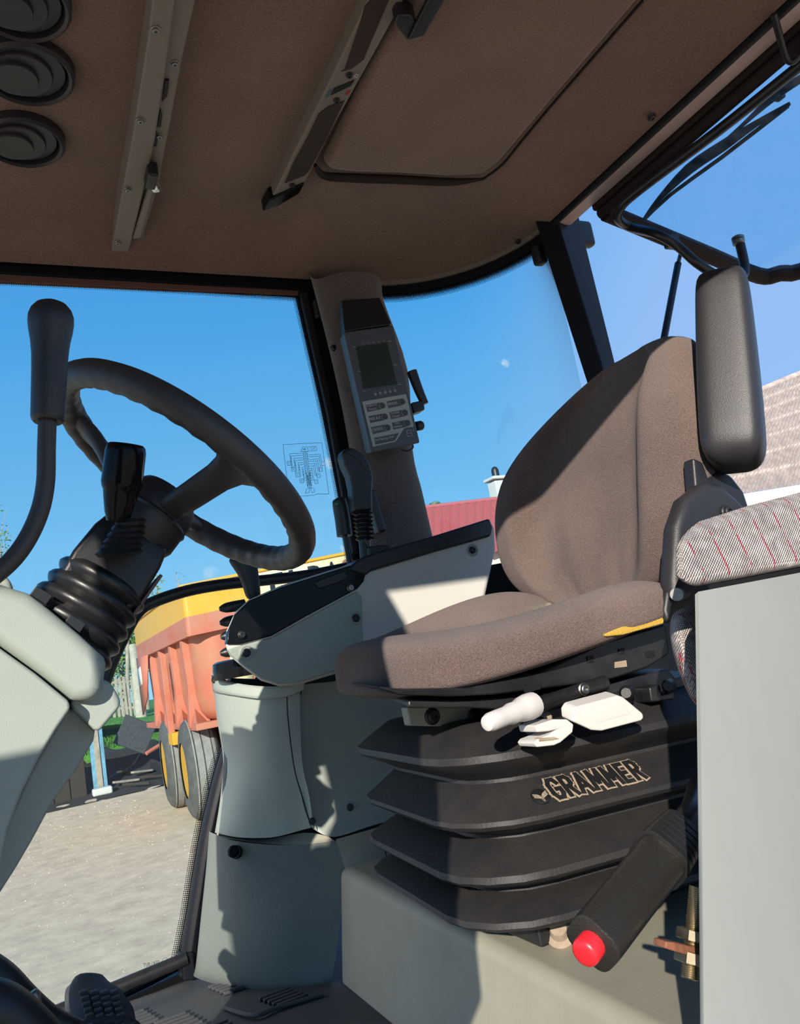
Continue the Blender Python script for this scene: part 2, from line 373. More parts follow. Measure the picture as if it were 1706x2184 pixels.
def spow(a, p): return math.copysign(abs(a) ** p, a)
def smooth01(t): t = max(0, min(1, t)); return t * t * (3 - 2 * t)

# ================================================================ SETTING
Yw = 1.75
# --- roof and headliner
def outline(d, n_arc=14):
    P = [V(-1.0, 1.72 - d, 0), V(-.6, 1.72 - d, 0), V(-.2, 1.72 - d, 0), V(.2, 1.72 - d, 0), V(.55, 1.72 - d, 0), V(.895, 1.72 - d, 0)]
    for i in range(1, n_arc):
        a = PI / 2 * (1 - i / n_arc); P.append(V(.895 + (.36 - d) * math.cos(a), 1.36 + (.36 - d) * math.sin(a), 0))
    return P + [V(1.255 - d, 1.36, 0), V(1.255 - d, 1.0, 0), V(1.255 - d, .6, 0), V(1.255 - d, .2, 0), V(1.255 - d, .02, 0)]
rows = []
for d in (0, .004, .012, .03, .06, .10, .15, .20, .26, .32):
    t = d / .32; z = 2.952 + .068 * (1 - (1 - t) ** 2.2)
    if d == 0: z = 2.975
    rows.append([p + V(0, 0, z) for p in outline(d)])
nn_ = len(rows[0]); vv = [p for r in rows for p in r]
ff = [[j * nn_ + i, j * nn_ + i + 1, (j + 1) * nn_ + i + 1, (j + 1) * nn_ + i] for j in range(len(rows) - 1) for i in range(nn_ - 1)]
k0 = (len(rows) - 1) * nn_; vv += [V(-1, .02, 3.02)]
ff.append([k0 + i for i in range(nn_)] + [len(vv) - 1])
ceil = struct(mk('ceiling', vv, ff, 'headliner', fix=False, ang=40))
struct(box('trim_1', (.13, .92, 3.12), (2.4, 1.9, .12), 'greypanel', bev=.03))      # outer roof shell
struct(box('trim_2', (.13, .23, 2.87), (2.4, .06, .38), 'black', bev=.01))   # header over the open left door
lap = [(-.50, 3.05), (-.20, 3.05), (-.215, 2.80), (-.20, 2.69), (-.10, 2.45), (-.075, 2.26), (-.05, 2.12), (-.045, 2.0), (-.05, 1.91), (-.09, 1.878), (-.22, 1.865), (-.27, 1.93), (-.42, 1.97), (-.45, 1.45), (-.75, 1.45), (-.62, 2.0), (-.43, 2.2), (-.385, 2.3), (-.405, 2.45), (-.44, 2.8)]
struct(prism('trim_shade_pillar', [V(a, .22, b) for a, b in lap], (0, .05, 0), 'black', bev=.008))   # unseen front-left cab pillar, outline shaped to cast the interior shadow edges
mr = root('shade_mirror', V(-.72, -.02, 2.3), 'unseen black mirror shape on a tube arm, added to shade the cab interior', 'mirror')  # out of view, added only to block sun from the kick panel
box('shade_mirror_head', (-.72, -.02, 2.25), (.26, .07, .30), 'black', mr, bev=.03, seg=3)
box('shade_mirror_glass', (-.72, .02, 2.25), (.22, .006, .26), 'chrome', mr, bev=.01)
tube('shade_mirror_arm', [V(-.42, .22, 2.62), V(-.52, .10, 2.63), V(-.68, .0, 2.60), V(-.72, -.02, 2.40)], .012, 'black', mr, res=4)
tube('shade_mirror_arm', [V(-.50, .22, 2.02), V(-.60, .10, 2.0), V(-.70, .0, 2.02), V(-.72, -.02, 2.10)], .012, 'black', mr, res=4)
# --- right door window
w1 = root('window_1', onY(300, 2150, Yw), '', '')
del w1['label'], w1['category']; struct(w1)
gp = [V(-.5, Yw, 2.945), V(.735, Yw, 2.945), V(.775, Yw, 2.2), V(.72, Yw, 2.08), V(.56, Yw, 2.02), V(.45, Yw, 1.95), V(.385, Yw, 1.84), V(.34, Yw, 1.7), V(.29, Yw, 1.5), V(.26, Yw, 1.455), V(-.5, Yw, 1.47)]
mk('glass_pane', gp, [list(range(len(gp)))], 'glass', w1, fix=False, smooth=False)
pp('frame_head', [(-300, 500), (250, 540), (560, 560), (700, 575), (698, 640), (640, 622), (320, 601), (-300, 566)], 1.745, .03, 'frame', w1, bev=.004)
pp('frame_rail', [(-300, 570), (640, 620), (640, 630), (-300, 586)], 1.742, .012, 'brown', w1, bev=.001)
pp('frame_stile', [(636, 618), (700, 610), (730, 740), (760, 900), (800, 1195), (752, 1195), (735, 1080), (690, 850)], 1.735, .035, 'frame', w1, bev=.006)
pp('frame_edge', [(640, 625), (656, 622), (712, 880), (764, 1180), (752, 1180), (698, 880)], 1.728, .012, 'black', w1, bev=.003)
tube('frame_curve', Ys([(580, 1430), (545, 1500), (512, 1560), (484, 1620), (462, 1700), (440, 1800), (424, 1900), (408, 2000), (398, 2078)], 1.725), .021, 'frame', w1, res=5, flat=.8)
tube('frame_seal', Ys([(560, 1430), (520, 1500), (490, 1565), (462, 1640), (440, 1740), (422, 1840), (405, 1950), (388, 2065)], 1.735), .006, 'gloss', w1, res=5)
pp('frame_sill', [(-200, 2360), (275, 2150), (395, 2082), (420, 2078), (418, 2110), (300, 2165), (-150, 2384)], 1.73, .04, 'frame', w1, bev=.005)
pp('door_shut_strip', [(270, 2143), (398, 2088), (400, 2072), (390, 2068), (380, 2080), (265, 2133)], 1.728, .006, 'gloss', w1, bev=.001)
tube('guard_bar', Ys([(60, 2186), (103, 2166), (230, 2114), (398, 2044)], 1.70), .0125, 'bmetal', w1, res=3)
pp('door_catch', [(386, 2040), (412, 2030), (420, 2090), (392, 2094)], 1.695, .05, 'frame', w1, bev=.004)
box('hinge', onY(682, 660, 1.715), (.03, .02, .05), 'black', w1, bev=.004)

def frit(name, path, inward, wid, parent):
    """dotted edge print on glass; path of points, inward unit vectors"""
    vsx, fs, uv = [], [], []; s = 0; pitch = .0036
    for i, p in enumerate(path):
        if i: s += (path[i] - path[i - 1]).length
        vsx += [p, p + inward[i] * wid]; uv += [(s / pitch, 0), (s / pitch, wid / pitch)]
    fs = [[2 * i, 2 * i + 1, 2 * i + 3, 2 * i + 2] for i in range(len(path) - 1)]
    o = mk(name, vsx, fs, 'dots', parent, fix=False, smooth=False); ul = o.data.uv_layers.new(name='UVMap')
    for lp in o.data.loops: ul.data[lp.index].uv = uv[lp.vertex_index]
    return o
def frit_px(name, px, y, side, wid, parent):
    P = catmull(Ys(px, y), 4); inw = []
    for i in range(len(P)):
        d = (P[min(i + 1, len(P) - 1)] - P[max(i - 1, 0)]).normalized(); inw.append(V(d.z, 0, -d.x) * side)
    return frit(name, P, inw, wid, parent)
frit_px('dotted_edge', [(-100, 586), (320, 607), (636, 628)], Yw - .004, 1, .02, w1)
frit_px('dotted_edge', [(638, 626), (696, 880), (735, 1080), (752, 1190)], Yw - .004, 1, .022, w1)
frit_px('dotted_edge', [(520, 1510), (470, 1630), (440, 1750), (420, 1860), (404, 1960), (386, 2050)], Yw - .004, 1, .022, w1)
frit_px('dotted_edge', [(396, 2062), (330, 2098), (262, 2132), (150, 2190)], Yw - .004, 1, .02, w1)
# etched maker's mark on the glass, read from outside
gx = (onY(372, 2052, 1.746) - onY(306, 2066, 1.746)).normalized()
text('glass_mark', 'SEKURIT', onY(306, 2064, 1.746), gx, V(0, 0, 1), .030, .0075, 'ink', w1, mirror=True)
text('glass_mark', 'SAINT-GOBAIN', onY(306, 2072, 1.746), gx, V(0, 0, 1), .030, .003, 'ink', w1, mirror=True)
cc = onY(352, 2050, 1.746)
quads('glass_mark', [[cc + V(math.cos(a) * .006, 0, math.sin(a) * .006) for a in np.linspace(0, 2 * PI, 17)]], .0006, (0, -1, 0), 'ink', w1)

# --- quarter window (curved corner glass)
w2 = root('window_2', (1.1, 1.6, 2.1), '', ''); del w2['label'], w2['category']; struct(w2)
Q = [p for p in outline(-.008) if p.x > .84][:-5]; Q = [V(.80, 1.728, 0)] + Q
qr = [[p + V(0, 0, z) for p in Q] for z in (2.93, 2.6, 2.2)]
sheet('glass_pane', qr, 'glassq', w2, ru=1, rv=1)
def band(name, off, z0, z1, mt, par, thick=.012, x0=.79):
    P = [p for p in outline(off) if p.x > x0]
    P = [V(x0, 1.72 - off, 0)] + P[:-5]; Q2 = [p for p in outline(off - thick) if p.x > x0]; Q2 = [V(x0, 1.72 - off + thick, 0)] + Q2[:-5]
    rings = [[a + V(0, 0, z0), b + V(0, 0, z0), b + V(0, 0, z1), a + V(0, 0, z1)] for a, b in zip(P, Q2)]
    return loft(name, rings, mt, par, ang=50)
band('frame_head', .004, 2.922, 2.947, 'frame', w2)
band('frame_trim', .010, 2.945, 2.958, 'beige', w2)
band('lower_frame', .03, 1.55, 2.165, 'frame', w2, thick=.04)
Pq = [p + V(0, 0, 2.922) for p in Q]
frit('dotted_edge', [V(p.x, p.y - .004, p.z) for p in Pq], [V(0, 0, -1)] * len(Pq), .022, w2)

# --- rear corner pillar
def colm(name, c0, c1, poly, mt, parent=None, **k):
    return loft(name, [[Vector(c) + V(*q, 0) for q in poly] for c in (c0, c1)], mt, parent, **k)
pt = struct(loft('trim_4', [[onY(1128, 425, 1.39), onY(1176, 420, 1.36), onY(1226, 420, 1.39), onY(1186, 420, 1.46)], [onY(1143, 478, 1.39), onY(1190, 474, 1.36), onY(1238, 476, 1.39), onY(1200, 474, 1.46)],
                            [onY(1250, 812, 1.39), onY(1290, 800, 1.36), onY(1312, 775, 1.39), onY(1280, 790, 1.46)],
                            [onY(1345, 1140, 1.39), onY(1385, 1130, 1.36), onY(1412, 1110, 1.39), onY(1380, 1120, 1.46)]], 'frame', bev=.004))
box('pillar_bracket', onY(1238, 500, 1.43), (.07, .03, .07), 'black', pt, bev=.01)
box('pillar_bracket', onY(1150, 545, 1.43), (.03, .03, .05), 'black', pt, bev=.008)

# --- rear header rail
hd = struct(box('trim_5', (1.289, .70, 2.955), (.046, 1.34, .012), 'pink', bev=.002))
box('header_gap', (1.260, .70, 2.957), (.010, 1.34, .03), 'dark', hd, bev=.002)
box('header_seal', (1.330, .66, 2.948), (.034, 1.26, .022), 'seal', hd, bev=.006)
for (q, r) in (((1390, 250), .007), ((1105, 515), .006)):
    screw(onZ(q[0], q[1], 2.955), (0, -.3, -1), r, hd, 'black')
tube('coat_hook', [onZ(1650, 30, 2.94), onZ(1662, 75, 2.92), onZ(1675, 120, 2.90), onZ(1690, 132, 2.89), onZ(1710, 110, 2.90), onZ(1730, 70, 2.93)], .006, 'bmetal', hd, res=4)

# --- open rear window: hinged at the roof, swung outwards
w3 = root('window_3', (1.33, .8, 2.94), '', ''); del w3['label'], w3['category']; struct(w3)
A3, B3 = V(1.335, 1.27, 2.925), V(1.335, .10, 2.925)
C3 = onY(1640, 597, 1.27); sl3 = (C3 - A3)
def W3(u, v, lift=0): return A3 + (B3 - A3) * u + sl3 * v + V(0, 0, -lift)
rim = [W3(.0, .02), W3(0, .93), W3(.03, 1.0), W3(.10, 1.08), W3(.9, 1.08), W3(1, .95), W3(1, .02)]
mk('glass_pane', rim, [list(range(len(rim)))], 'glassr', w3, fix=False, smooth=False)
tube('frame_tube', [W3(0, 0), W3(0, .3), W3(0, .6), W3(0, .93), W3(.03, 1.0), W3(.10, 1.08), W3(.5, 1.08), W3(.9, 1.08)], .021, 'seal', w3, res=4)
tube('frame_tube', [W3(-.01, -.01), W3(.3, -.01), W3(.6, -.01), W3(1, -.01)], .013, 'seal', w3, res=3)
box('frame_clip', W3(.005, .36, .012), (.03, .03, .03), 'black', w3, bev=.004)
# wiper on the pane
wz = W3(0, 0).z
n3 = (B3 - A3).cross(sl3).normalized(); n3 = n3 if n3.z < 0 else -n3
def on3(px, py, lift=.012): return onP(px, py, tuple(A3 - n3 * lift), tuple(n3))
wp = root('rear_wiper', on3(1480, 350), 'dirty rear window wiper with long blade on the tilted open pane', 'wiper')
tube('wiper_blade', [on3(1368, 474), on3(1430, 415), on3(1540, 335), on3(1680, 226)], .0045, 'seal', wp, res=2, n=8)
tube('wiper_bridge', [on3(1372, 468, .018), on3(1405, 425, .02), on3(1470, 360, .022), on3(1540, 312, .022), on3(1610, 265, .02), on3(1684, 221, .016)], [.003, .006, .012, .012, .007, .004], 'seal', wp, res=3, n=8)
tube('wiper_arm', [on3(1500, 342, .03), on3(1580, 270, .03), on3(1650, 207, .03), on3(1720, 160, .03)], [.004, .004, .008, .008], 'seal', wp, res=3, n=8)
box('wiper_joint', on3(1658, 205, .03), (.026, .02, .014), 'bmetal', wp, bev=.004)
# handle tube on the window
ht = root('window_handle_tube', onY(1330, 440, 1.22), 'bent black tube handle of the rear window with round end knob', 'handle')
tube('tube', [onZ(1760, 95, 2.905), onZ(1706, 140, 2.90), onZ(1530, 280, 2.90), onZ(1370, 400, 2.90), onZ(1325, 440, 2.892), onZ(1318, 466, 2.885), onZ(1345, 485, 2.875), onY(1400, 499, 1.17), onY(1445, 525, 1.15), onY(1485, 560, 1.13), onY(1530, 588, 1.12), onY(1565, 597, 1.11), onY(1584, 588, 1.11), onY(1588, 568, 1.11), onY(1578, 520, 1.11)], .0108, 'bmetal', ht, res=5)
lathe('end_knob', onY(1576, 522, 1.11), onY(1573, 505, 1.11), [(0, .008), (.1, .013), (.45, .014), (.55, .011), (.6, .014), (.9, .014), (1, .011)], 'steel', ht)
# gas strut
gs = root('gas_strut', onY(1415, 725, 1.29), 'thin black gas strut holding the rear window open', 'strut')
tube('cylinder', Ys([(1416, 722), (1446, 562)], 1.29), .0085, 'bmetal', gs, res=1)
tube('rod', Ys([(1446, 562), (1452, 538)], 1.29), .005, 'steel', gs, res=1)

# --- middle right pillar, upholstered
bp_ = struct(sheet('trim_6', [Y3([(655, 560, 1.73), (670, 595, 1.66), (735, 580, 1.63), (805, 588, 1.66), (815, 630, 1.75)]),
                              Y3([(680, 660, 1.73), (690, 668, 1.66), (745, 640, 1.62), (812, 640, 1.66), (822, 660, 1.75)]),
                              Y3([(715, 800, 1.73), (722, 800, 1.66), (790, 790, 1.62), (862, 790, 1.66), (868, 790, 1.75)]),
                              Y3([(745, 960, 1.73), (755, 960, 1.66), (810, 960, 1.62), (872, 960, 1.66), (880, 960, 1.75)]),
                              Y3([(755, 1060, 1.73), (765, 1060, 1.66), (820, 1055, 1.62), (893, 1050, 1.66), (900, 1050, 1.75)]),
                              Y3([(780, 1200, 1.73), (790, 1200, 1.66), (850, 1200, 1.62), (918, 1160, 1.66), (925, 1160, 1.75)])], 'pillarcloth', ru=5, rv=4))
screw(onY(712, 742, 1.655), (0, -1, 0), .007, bp_, 'black')
box('slot_bracket', onY(799, 1092, 1.60), (.022, .03, .10), 'black', bp_, bev=.006, rot=Matrix.Rotation(-.12, 3, 'Y'))

# --- fender panels on the right (wheel arch inside the cab)
wr = struct(sheet('wall_right', [
    Y3([(456, 1470, 1.70), (462, 1474, 1.62), (500, 1480, 1.545), (560, 1488, 1.495), (612, 1484, 1.475), (640, 1466, 1.47)]),
    Y3([(462, 1530, 1.70), (470, 1532, 1.62), (508, 1540, 1.55), (565, 1545, 1.50), (612, 1540, 1.48), (640, 1530, 1.475)]),
    Y3([(476, 1620, 1.70), (488, 1620, 1.625), (520, 1630, 1.565), (570, 1640, 1.52), (625, 1640, 1.495), (645, 1630, 1.485)]),
    Y3([(470, 1700, 1.70), (480, 1705, 1.63), (515, 1715, 1.575), (575, 1720, 1.535), (640, 1710, 1.505), (660, 1700, 1.49)]),
    Y3([(458, 1776, 1.70), (466, 1778, 1.63), (510, 1786, 1.58), (580, 1786, 1.54), (645, 1770, 1.51), (668, 1764, 1.495)])], 'grey', ru=5, rv=5))
sheet('column_rim', [Y3([(454, 1440, 1.70), (459, 1443, 1.615), (500, 1456, 1.54), (560, 1464, 1.49), (612, 1462, 1.47), (650, 1448, 1.46)]),
                     Y3([(457, 1472, 1.70), (462, 1476, 1.612), (500, 1483, 1.537), (560, 1491, 1.487), (612, 1486, 1.467), (650, 1470, 1.458)])], 'grey', wr, ru=5, rv=3, thick=.006)
sheet('recessed_panel', [
    Y3([(612, 1486, 1.475), (640, 1462, 1.50), (720, 1452, 1.50), (840, 1430, 1.50), (960, 1420, 1.50)]),
    Y3([(618, 1560, 1.485), (650, 1545, 1.515), (740, 1540, 1.51), (850, 1530, 1.505), (960, 1520, 1.50)]),
    Y3([(634, 1650, 1.495), (670, 1650, 1.52), (750, 1640, 1.51), (860, 1630, 1.50), (960, 1610, 1.50)]),
    Y3([(650, 1730, 1.50), (690, 1740, 1.505), (770, 1720, 1.49), (880, 1690, 1.48), (970, 1670, 1.48)]),
    Y3([(668, 1768, 1.50), (712, 1785, 1.475), (790, 1762, 1.465), (885, 1734, 1.46), (980, 1705, 1.46)])], 'grey', wr, ru=5, rv=5)
quads('panel_seam', [catmull(Ys([(612, 1484), (615, 1540), (628, 1640), (648, 1710), (664, 1766)], 1.467), 5)], .0022, (0, -1, 0), 'dark', wr)
for q, y in (((636, 1476), 1.485), ((747, 1722), 1.488), ((666, 1752), 1.49), ((458, 1450), 1.612)):
    screw(onY(*q, y), (-.2, -1, .1), .0055, wr, 'black')
# dark collar on top of the column
cup = lathe('column_collar', onY(532, 1440, 1.55), onY(532, 1440, 1.55) + V(0, 0, .035), [(0, .066), (.5, .069), (.9, .067), (1, .06), (1, .048), (.5, .045), (.5, 0)], 'gloss', wr, n=32)
# wheel-arch shell behind the trim panels
struct(pp('wall_right_shell', [(492, 1446), (600, 1450), (800, 1380), (1060, 1280), (1060, 1720), (700, 1815), (470, 1815), (480, 1700)], 1.64, .03, 'black', bev=.002))
struct(box('wall_back', (1.40, .98, 1.70), (.03, 1.36, .80), 'black', bev=.004))
# lower kick panel
kp = struct(sheet('wall_right_lower', [
    Y3([(446, 1772, 1.70), (452, 1776, 1.635), (500, 1793, 1.585), (590, 1802, 1.54), (690, 1797, 1.50), (740, 1790, 1.475)]),
    Y3([(440, 1850, 1.70), (446, 1850, 1.64), (500, 1870, 1.58), (590, 1880, 1.53), (690, 1870, 1.49), (738, 1862, 1.47)]),
    Y3([(430, 1950, 1.70), (436, 1950, 1.65), (500, 1975, 1.58), (590, 1990, 1.52), (680, 1985, 1.485), (726, 1960, 1.47)]),
    Y3([(420, 2050, 1.71), (424, 2060, 1.66), (490, 2080, 1.60), (580, 2100, 1.54), (670, 2095, 1.49), (712, 2065, 1.47)]),
    Y3([(414, 2075, 1.72), (418, 2085, 1.68), (480, 2105, 1.63), (570, 2125, 1.57), (655, 2128, 1.51), (700, 2105, 1.48)])], 'kick', ru=5, rv=5))
sheet('kick_ledge', [Y3([(470, 1779, 1.64), (560, 1790, 1.58), (650, 1776, 1.53), (700, 1784, 1.50)]), Y3([(470, 1786, 1.60), (560, 1799, 1.555), (650, 1801, 1.515), (715, 1794, 1.485)])], 'khaki', kp, ru=4, rv=2)
lathe('latch_knob', onY(506, 1818, 1.585), onY(497, 1816, 1.555), [(0, .0), (.02, .012), (.3, .012), (.4, .008), (.5, .011), (.9, .011), (1, .007)], 'gloss', kp)
# khaki side strip under the panel
sd = struct(sheet('baseboard_right', [Y3([(716, 1790, 1.468), (800, 1766, 1.455), (900, 1735, 1.45), (1010, 1700, 1.45)]),
                                      Y3([(735, 1850, 1.465), (800, 1840, 1.44), (900, 1800, 1.43), (1010, 1780, 1.43)]),
                                      Y3([(745, 1885, 1.46), (820, 1862, 1.40), (910, 1832, 1.39), (1010, 1810, 1.39)])], 'khaki', ru=4, rv=4))
quads('seam', [Ys([(806, 1764), (826, 1832)], 1.43), Ys([(826, 1832), (760, 1856)], 1.425)], .002, (0, -1, 0), 'dark', sd)
# --- seat platform and floor
PX = .50
pz = [onX(762, 1874, PX), onX(1004, 2012, PX)]
plat = struct(mk('floor_step', [V(.50, 1.47, 1.632), V(.50, .42, 1.612), V(1.5, .42, 1.60), V(1.5, 1.47, 1.62), V(.468, 1.47, 1.43), V(.468, .42, 1.43), V(1.5, .42, 1.43), V(1.5, 1.47, 1.43)],
                       [[0, 1, 2, 3], [0, 4, 5, 1], [1, 5, 6, 2], [2, 6, 7, 3], [3, 7, 4, 0], [4, 7, 6, 5]], 'khaki', bev=.018, seg=4))
quads('seam', [[onZ(1331, 2062, 1.6135), onZ(1490, 2131, 1.6135), onZ(1560, 2165, 1.6135)]], .0025, (0, 0, 1), 'dark', plat)
fl = struct(box('floor', (.0, 1.1, 1.425), (1.6, 1.5, .04), 'mat_', bev=.004))
for (cx_, cy_, n_, dx) in ((.13, 1.60, 5, .016), (.19, 1.52, 7, .016), (.30, 1.60, 5, .014), (.24, 1.42, 6, .016), (.12, 1.44, 6, .016), (.36, 1.46, 5, .014)):
    for i in range(n_):
        box('mat_rib', (cx_ + .004 * i, cy_ + .045 - i * dx, 1.449), (.055, .008, .007), 'mat_', fl, bev=.0015, seg=1)
tube('mat_fold', [onZ(480, 2150, 1.449), onZ(540, 2166, 1.452), onZ(590, 2150, 1.45), onZ(690, 2120, 1.449)], .004, 'mat_', fl, res=4, n=8)
struct(box('trim_7', (-.02, 1.74, 1.36), (1.2, .08, .16), 'black'))
struct(box('trim_8', (.5, .95, 1.2), (2.4, 1.6, .30), 'black'))       # chassis under the cab

# --- left side panel next to the camera
lw = struct(loft('wall_left', [[onY(1482, 1268, .50), onY(1489, 1262, .497), onY(1900, 1185, .497), onY(1900, 1185, .525), onY(1495, 1262, .525), onY(1488, 1270, .52)],
                               [onY(1484, 1400, .50), onY(1492, 1400, .496), onY(1900, 1380, .496), onY(1900, 1380, .525), onY(1498, 1400, .525), onY(1490, 1400, .52)],
                               [onY(1487, 1600, .50), onY(1495, 1600, .496), onY(1900, 1600, .496), onY(1900, 1600, .525), onY(1500, 1600, .525), onY(1494, 1600, .52)],
                               [onY(1490, 1850, .50), onY(1498, 1850, .496), onY(1900, 1850, .496), onY(1900, 1850, .525), onY(1503, 1850, .525), onY(1496, 1850, .52)],
                               [onY(1494, 2300, .50), onY(1502, 2300, .496), onY(1900, 2300, .496), onY(1900, 2300, .525), onY(1508, 2300, .525), onY(1500, 2300, .52)]], 'greypanel', ang=45))
prism('panel_ledge', [V(.545, .50, 1.99), V(.82, .50, 1.99), V(.90, .68, 1.99), V(.74, .68, 1.99)], (0, 0, .012), 'black', lw, bev=.003)

# ================================================================ ROOF FITTINGS
zc = 2.972
sp = root('overhead_switch_panel', (.29, 1.3, 3.0), 'long beige overhead switch rail across the front of the headliner', 'switch panel')
def onz(px, py, z=zc): return onZ(px, py, z)
prism('rail', [onz(236, 540), onz(274, 545), onz(300, 440), onz(331, 300), onz(357, 130), onz(374, 0), onz(393, -140), onz(338, -140), onz(324, 0), onz(318, 64), onz(281, 300)], (0, 0, .05), 'beige', sp, bev=.004)
prism('side_ledge', [onz(288, 512, 2.985), onz(306, 505, 2.985), onz(338, 395, 2.985), onz(366, 250, 2.985), onz(388, 130, 2.985), onz(417, 0, 2.985), onz(448, -140, 2.985), onz(385, -140, 2.985), onz(366, 0, 2.985), onz(349, 130, 2.985), onz(323, 300, 2.985)], (0, 0, .04), 'beige', sp, bev=.003)
for q in ((332, 63), (299, 257), (272, 404), (251, 517)): screw(onz(*q, zc - .001), (0, 0, -1), .006, sp, 'steel')
for q in ((373, 135), (340, 290)): screw(onz(*q, 2.984), (0, 0, -1), .0055, sp, 'steel')
for a, b, c, d in (((352, 172), (361, 172), (357, 205), (346, 218)), ((342, 235), (346, 245), (343, 272), (335, 272)), ((332, 278), (337, 292), (334, 313), (326, 313)), ((350, 108), (356, 108), (352, 148), (347, 150))):
    prism('rocker_switch', [onz(*t, 2.981) for t in (a, b, c, d)], (0, 0, .012), 'dark', sp, bev=.0005)
box('switch_block', onz(322, 375, 2.965), (.02, .05, .03), 'black', sp, bev=.004)
lathe('rotary_knob', onz(330, 398, 2.965), onz(338, 398, 2.962), [(0, .012), (.8, .012), (1, .009)], 'chrome', sp)
prism('label_holder', [onz(284, 510, 2.968), onz(300, 508, 2.968), onz(330, 400, 2.968), onz(318, 400, 2.968)], (0, 0, .02), 'beige', sp, bev=.002)

ac = root('overhead_climate_panel', (.6, 1.2, 3.0), 'narrow grey-brown overhead panel with two mesh grilles running across the headliner', 'climate panel')
ZB = 2.99
prism('housing', [onz(*q, ZB) for q in ((577, 428), (600, 432), (650, 392), (720, 255), (790, 130), (885, -40), (915, -110), (830, -110), (786, 0), (700, 180), (640, 300))], (0, 0, .04), 'beige', ac, bev=.004)
for px in ([(745, 118), (752, 132), (728, 153), (735, 150), (778, 20), (840, -80), (880, -80), (830, 0), (782, 112), (776, 128), (750, 148), (728, 153)][2:],
           [(735, 216), (700, 228), (680, 244), (655, 295), (625, 350), (607, 392), (650, 375), (660, 365), (700, 290)]):
    prism('mesh_grille', [onz(*q, ZB - .002) for q in px], (0, 0, .01), 'mesh', ac, bev=.001)
prism('slider_slot', [onz(*q, ZB - .002) for q in ((756, 172), (748, 184), (706, 204), (712, 190))], (0, 0, .01), 'dark', ac, bev=.0005)
for q in ((745, 160), (718, 214), (623, 395)): screw(onz(*q, ZB - .001), (0, 0, -1), .0055, ac, 'black')
prism('blue_mark', [onz(*q, ZB - .002) for q in ((703, 194), (696, 208), (700, 208), (706, 194))], (0, 0, .002), 'blue', ac, bev=0)
prism('red_mark', [onz(*q, ZB - .002) for q in ((745, 194), (737, 202), (742, 203), (748, 194))], (0, 0, .002), 'redmark', ac, bev=0)
c_ = onz(760, 162, ZB - .003); quads('snow_symbol', [[c_ + V(math.cos(a) * .003, math.sin(a) * .003, 0) for a in np.linspace(0, 2 * PI, 9)]] + [[c_ + V(math.cos(a) * .003, math.sin(a) * .003, 0), c_ + V(math.cos(a) * .0055, math.sin(a) * .0055, 0)] for a in np.linspace(0, 2 * PI, 7)], .0012, (0, 0, -1), 'print_', ac)
prism('reading_lamp', [onz(*q, 2.985) for q in ((560, 452), (575, 426), (650, 392), (638, 414), (590, 442))], (0, 0, .03), 'gloss', ac, bev=.003)

# hatch
hz = 2.992
hp = [(690, 352), (705, 366), (760, 372), (850, 374), (960, 380), (1030, 376), (1065, 350), (1110, 298), (1180, 215), (1370, -5), (1520, -170), (960, -170), (880, -10), (790, 150)]
ht_ = tag(prism('roof_hatch', [onz(*q, hz) for q in hp], (0, 0, .03), 'headliner', bev=.014, seg=4), 'padded brown fabric roof hatch cover with rounded corners', 'hatch')
tube('hatch_seal', [onz(*q, hz + .008) for q in ((672, 352), (690, 374), (740, 379), (850, 383), (960, 388), (1030, 382))], [.004, .008, .0095, .0095, .0085, .003], 'seal', ht_, res=5)
tube('hatch_crease', [onz(*q, hz + .012) for q in ((1030, 382), (1070, 352), (1110, 304), (1180, 220), (1370, 2))], .0028, 'seal', ht_, res=4)
hh = root('hatch_handle', onz(880, 50, 2.98), 'black hatch grab handle at the top of the headliner', 'handle')
prism('handle_foot', [onz(*q, 2.965) for q in ((840, 50), (850, 33), (878, 33), (888, 45), (870, 90))], (0, 0, .03), 'black', hh, bev=.004)
prism('handle_bar', [onz(*q, 2.96) for q in ((870, 88), (905, 78), (985, -60), (945, -60))], (0, 0, .012), 'black', hh, bev=.003)

# speaker
spk = root('roof_speaker', onY(828, 555, 1.66), 'black square speaker grille with clipped corners on the rear headliner', 'speaker')
sc_ = [onY(780, 458, 1.625), onY(790, 447, 1.62), onY(862, 447, 1.62), onY(873, 460, 1.625), onY(876, 545, 1.665), onY(868, 555, 1.67), onY(794, 552, 1.67), onY(784, 540, 1.665)]
prism('grille', sc_, (.0, .03, .03), mat('speaker_grille', (.012, .012, .014), .8, bump=.5, bscale=1500), spk, bev=.004)

# vents
def vent(px, py, label, s=1.):
    c = onZ(px, py, 3.014); r = root('ceiling_vent', c, label, 'air vent', 'round air vents in the headliner')
    R_ = .074 * s
    lathe('bezel', c + V(0, 0, .03), c + V(0, 0, -.012), [(0, R_ * 1.02), (.5, R_), (.9, R_ * .97), (1, R_ * .9), (.92, R_ * .84), (.5, R_ * .80), (.5, 0)], 'black', r, n=40)
    for k_, (f_, off) in enumerate(((.80, 0.), (.64, .13), (.47, .27))):
        q = c + V(-.75, .35, 0).normalized() * R_ * off
        lathe('louvre', q + V(0, 0, .012 - .006 * k_), q + V(0, 0, -.002 - .006 * k_), [(0, R_ * f_), (.8, R_ * f_), (1, R_ * f_ * .96), (1.0, R_ * f_ * .9), (.95, 0)], 'blackrough', r, n=40)
vent(45, 5, 'round black ceiling vent nearest the camera, cut by the top edge', .95)
vent(58, 152, 'round black ceiling vent in the middle of the row of three')
vent(50, 298, 'round black ceiling vent farthest along the row, nearest the right window', .97)

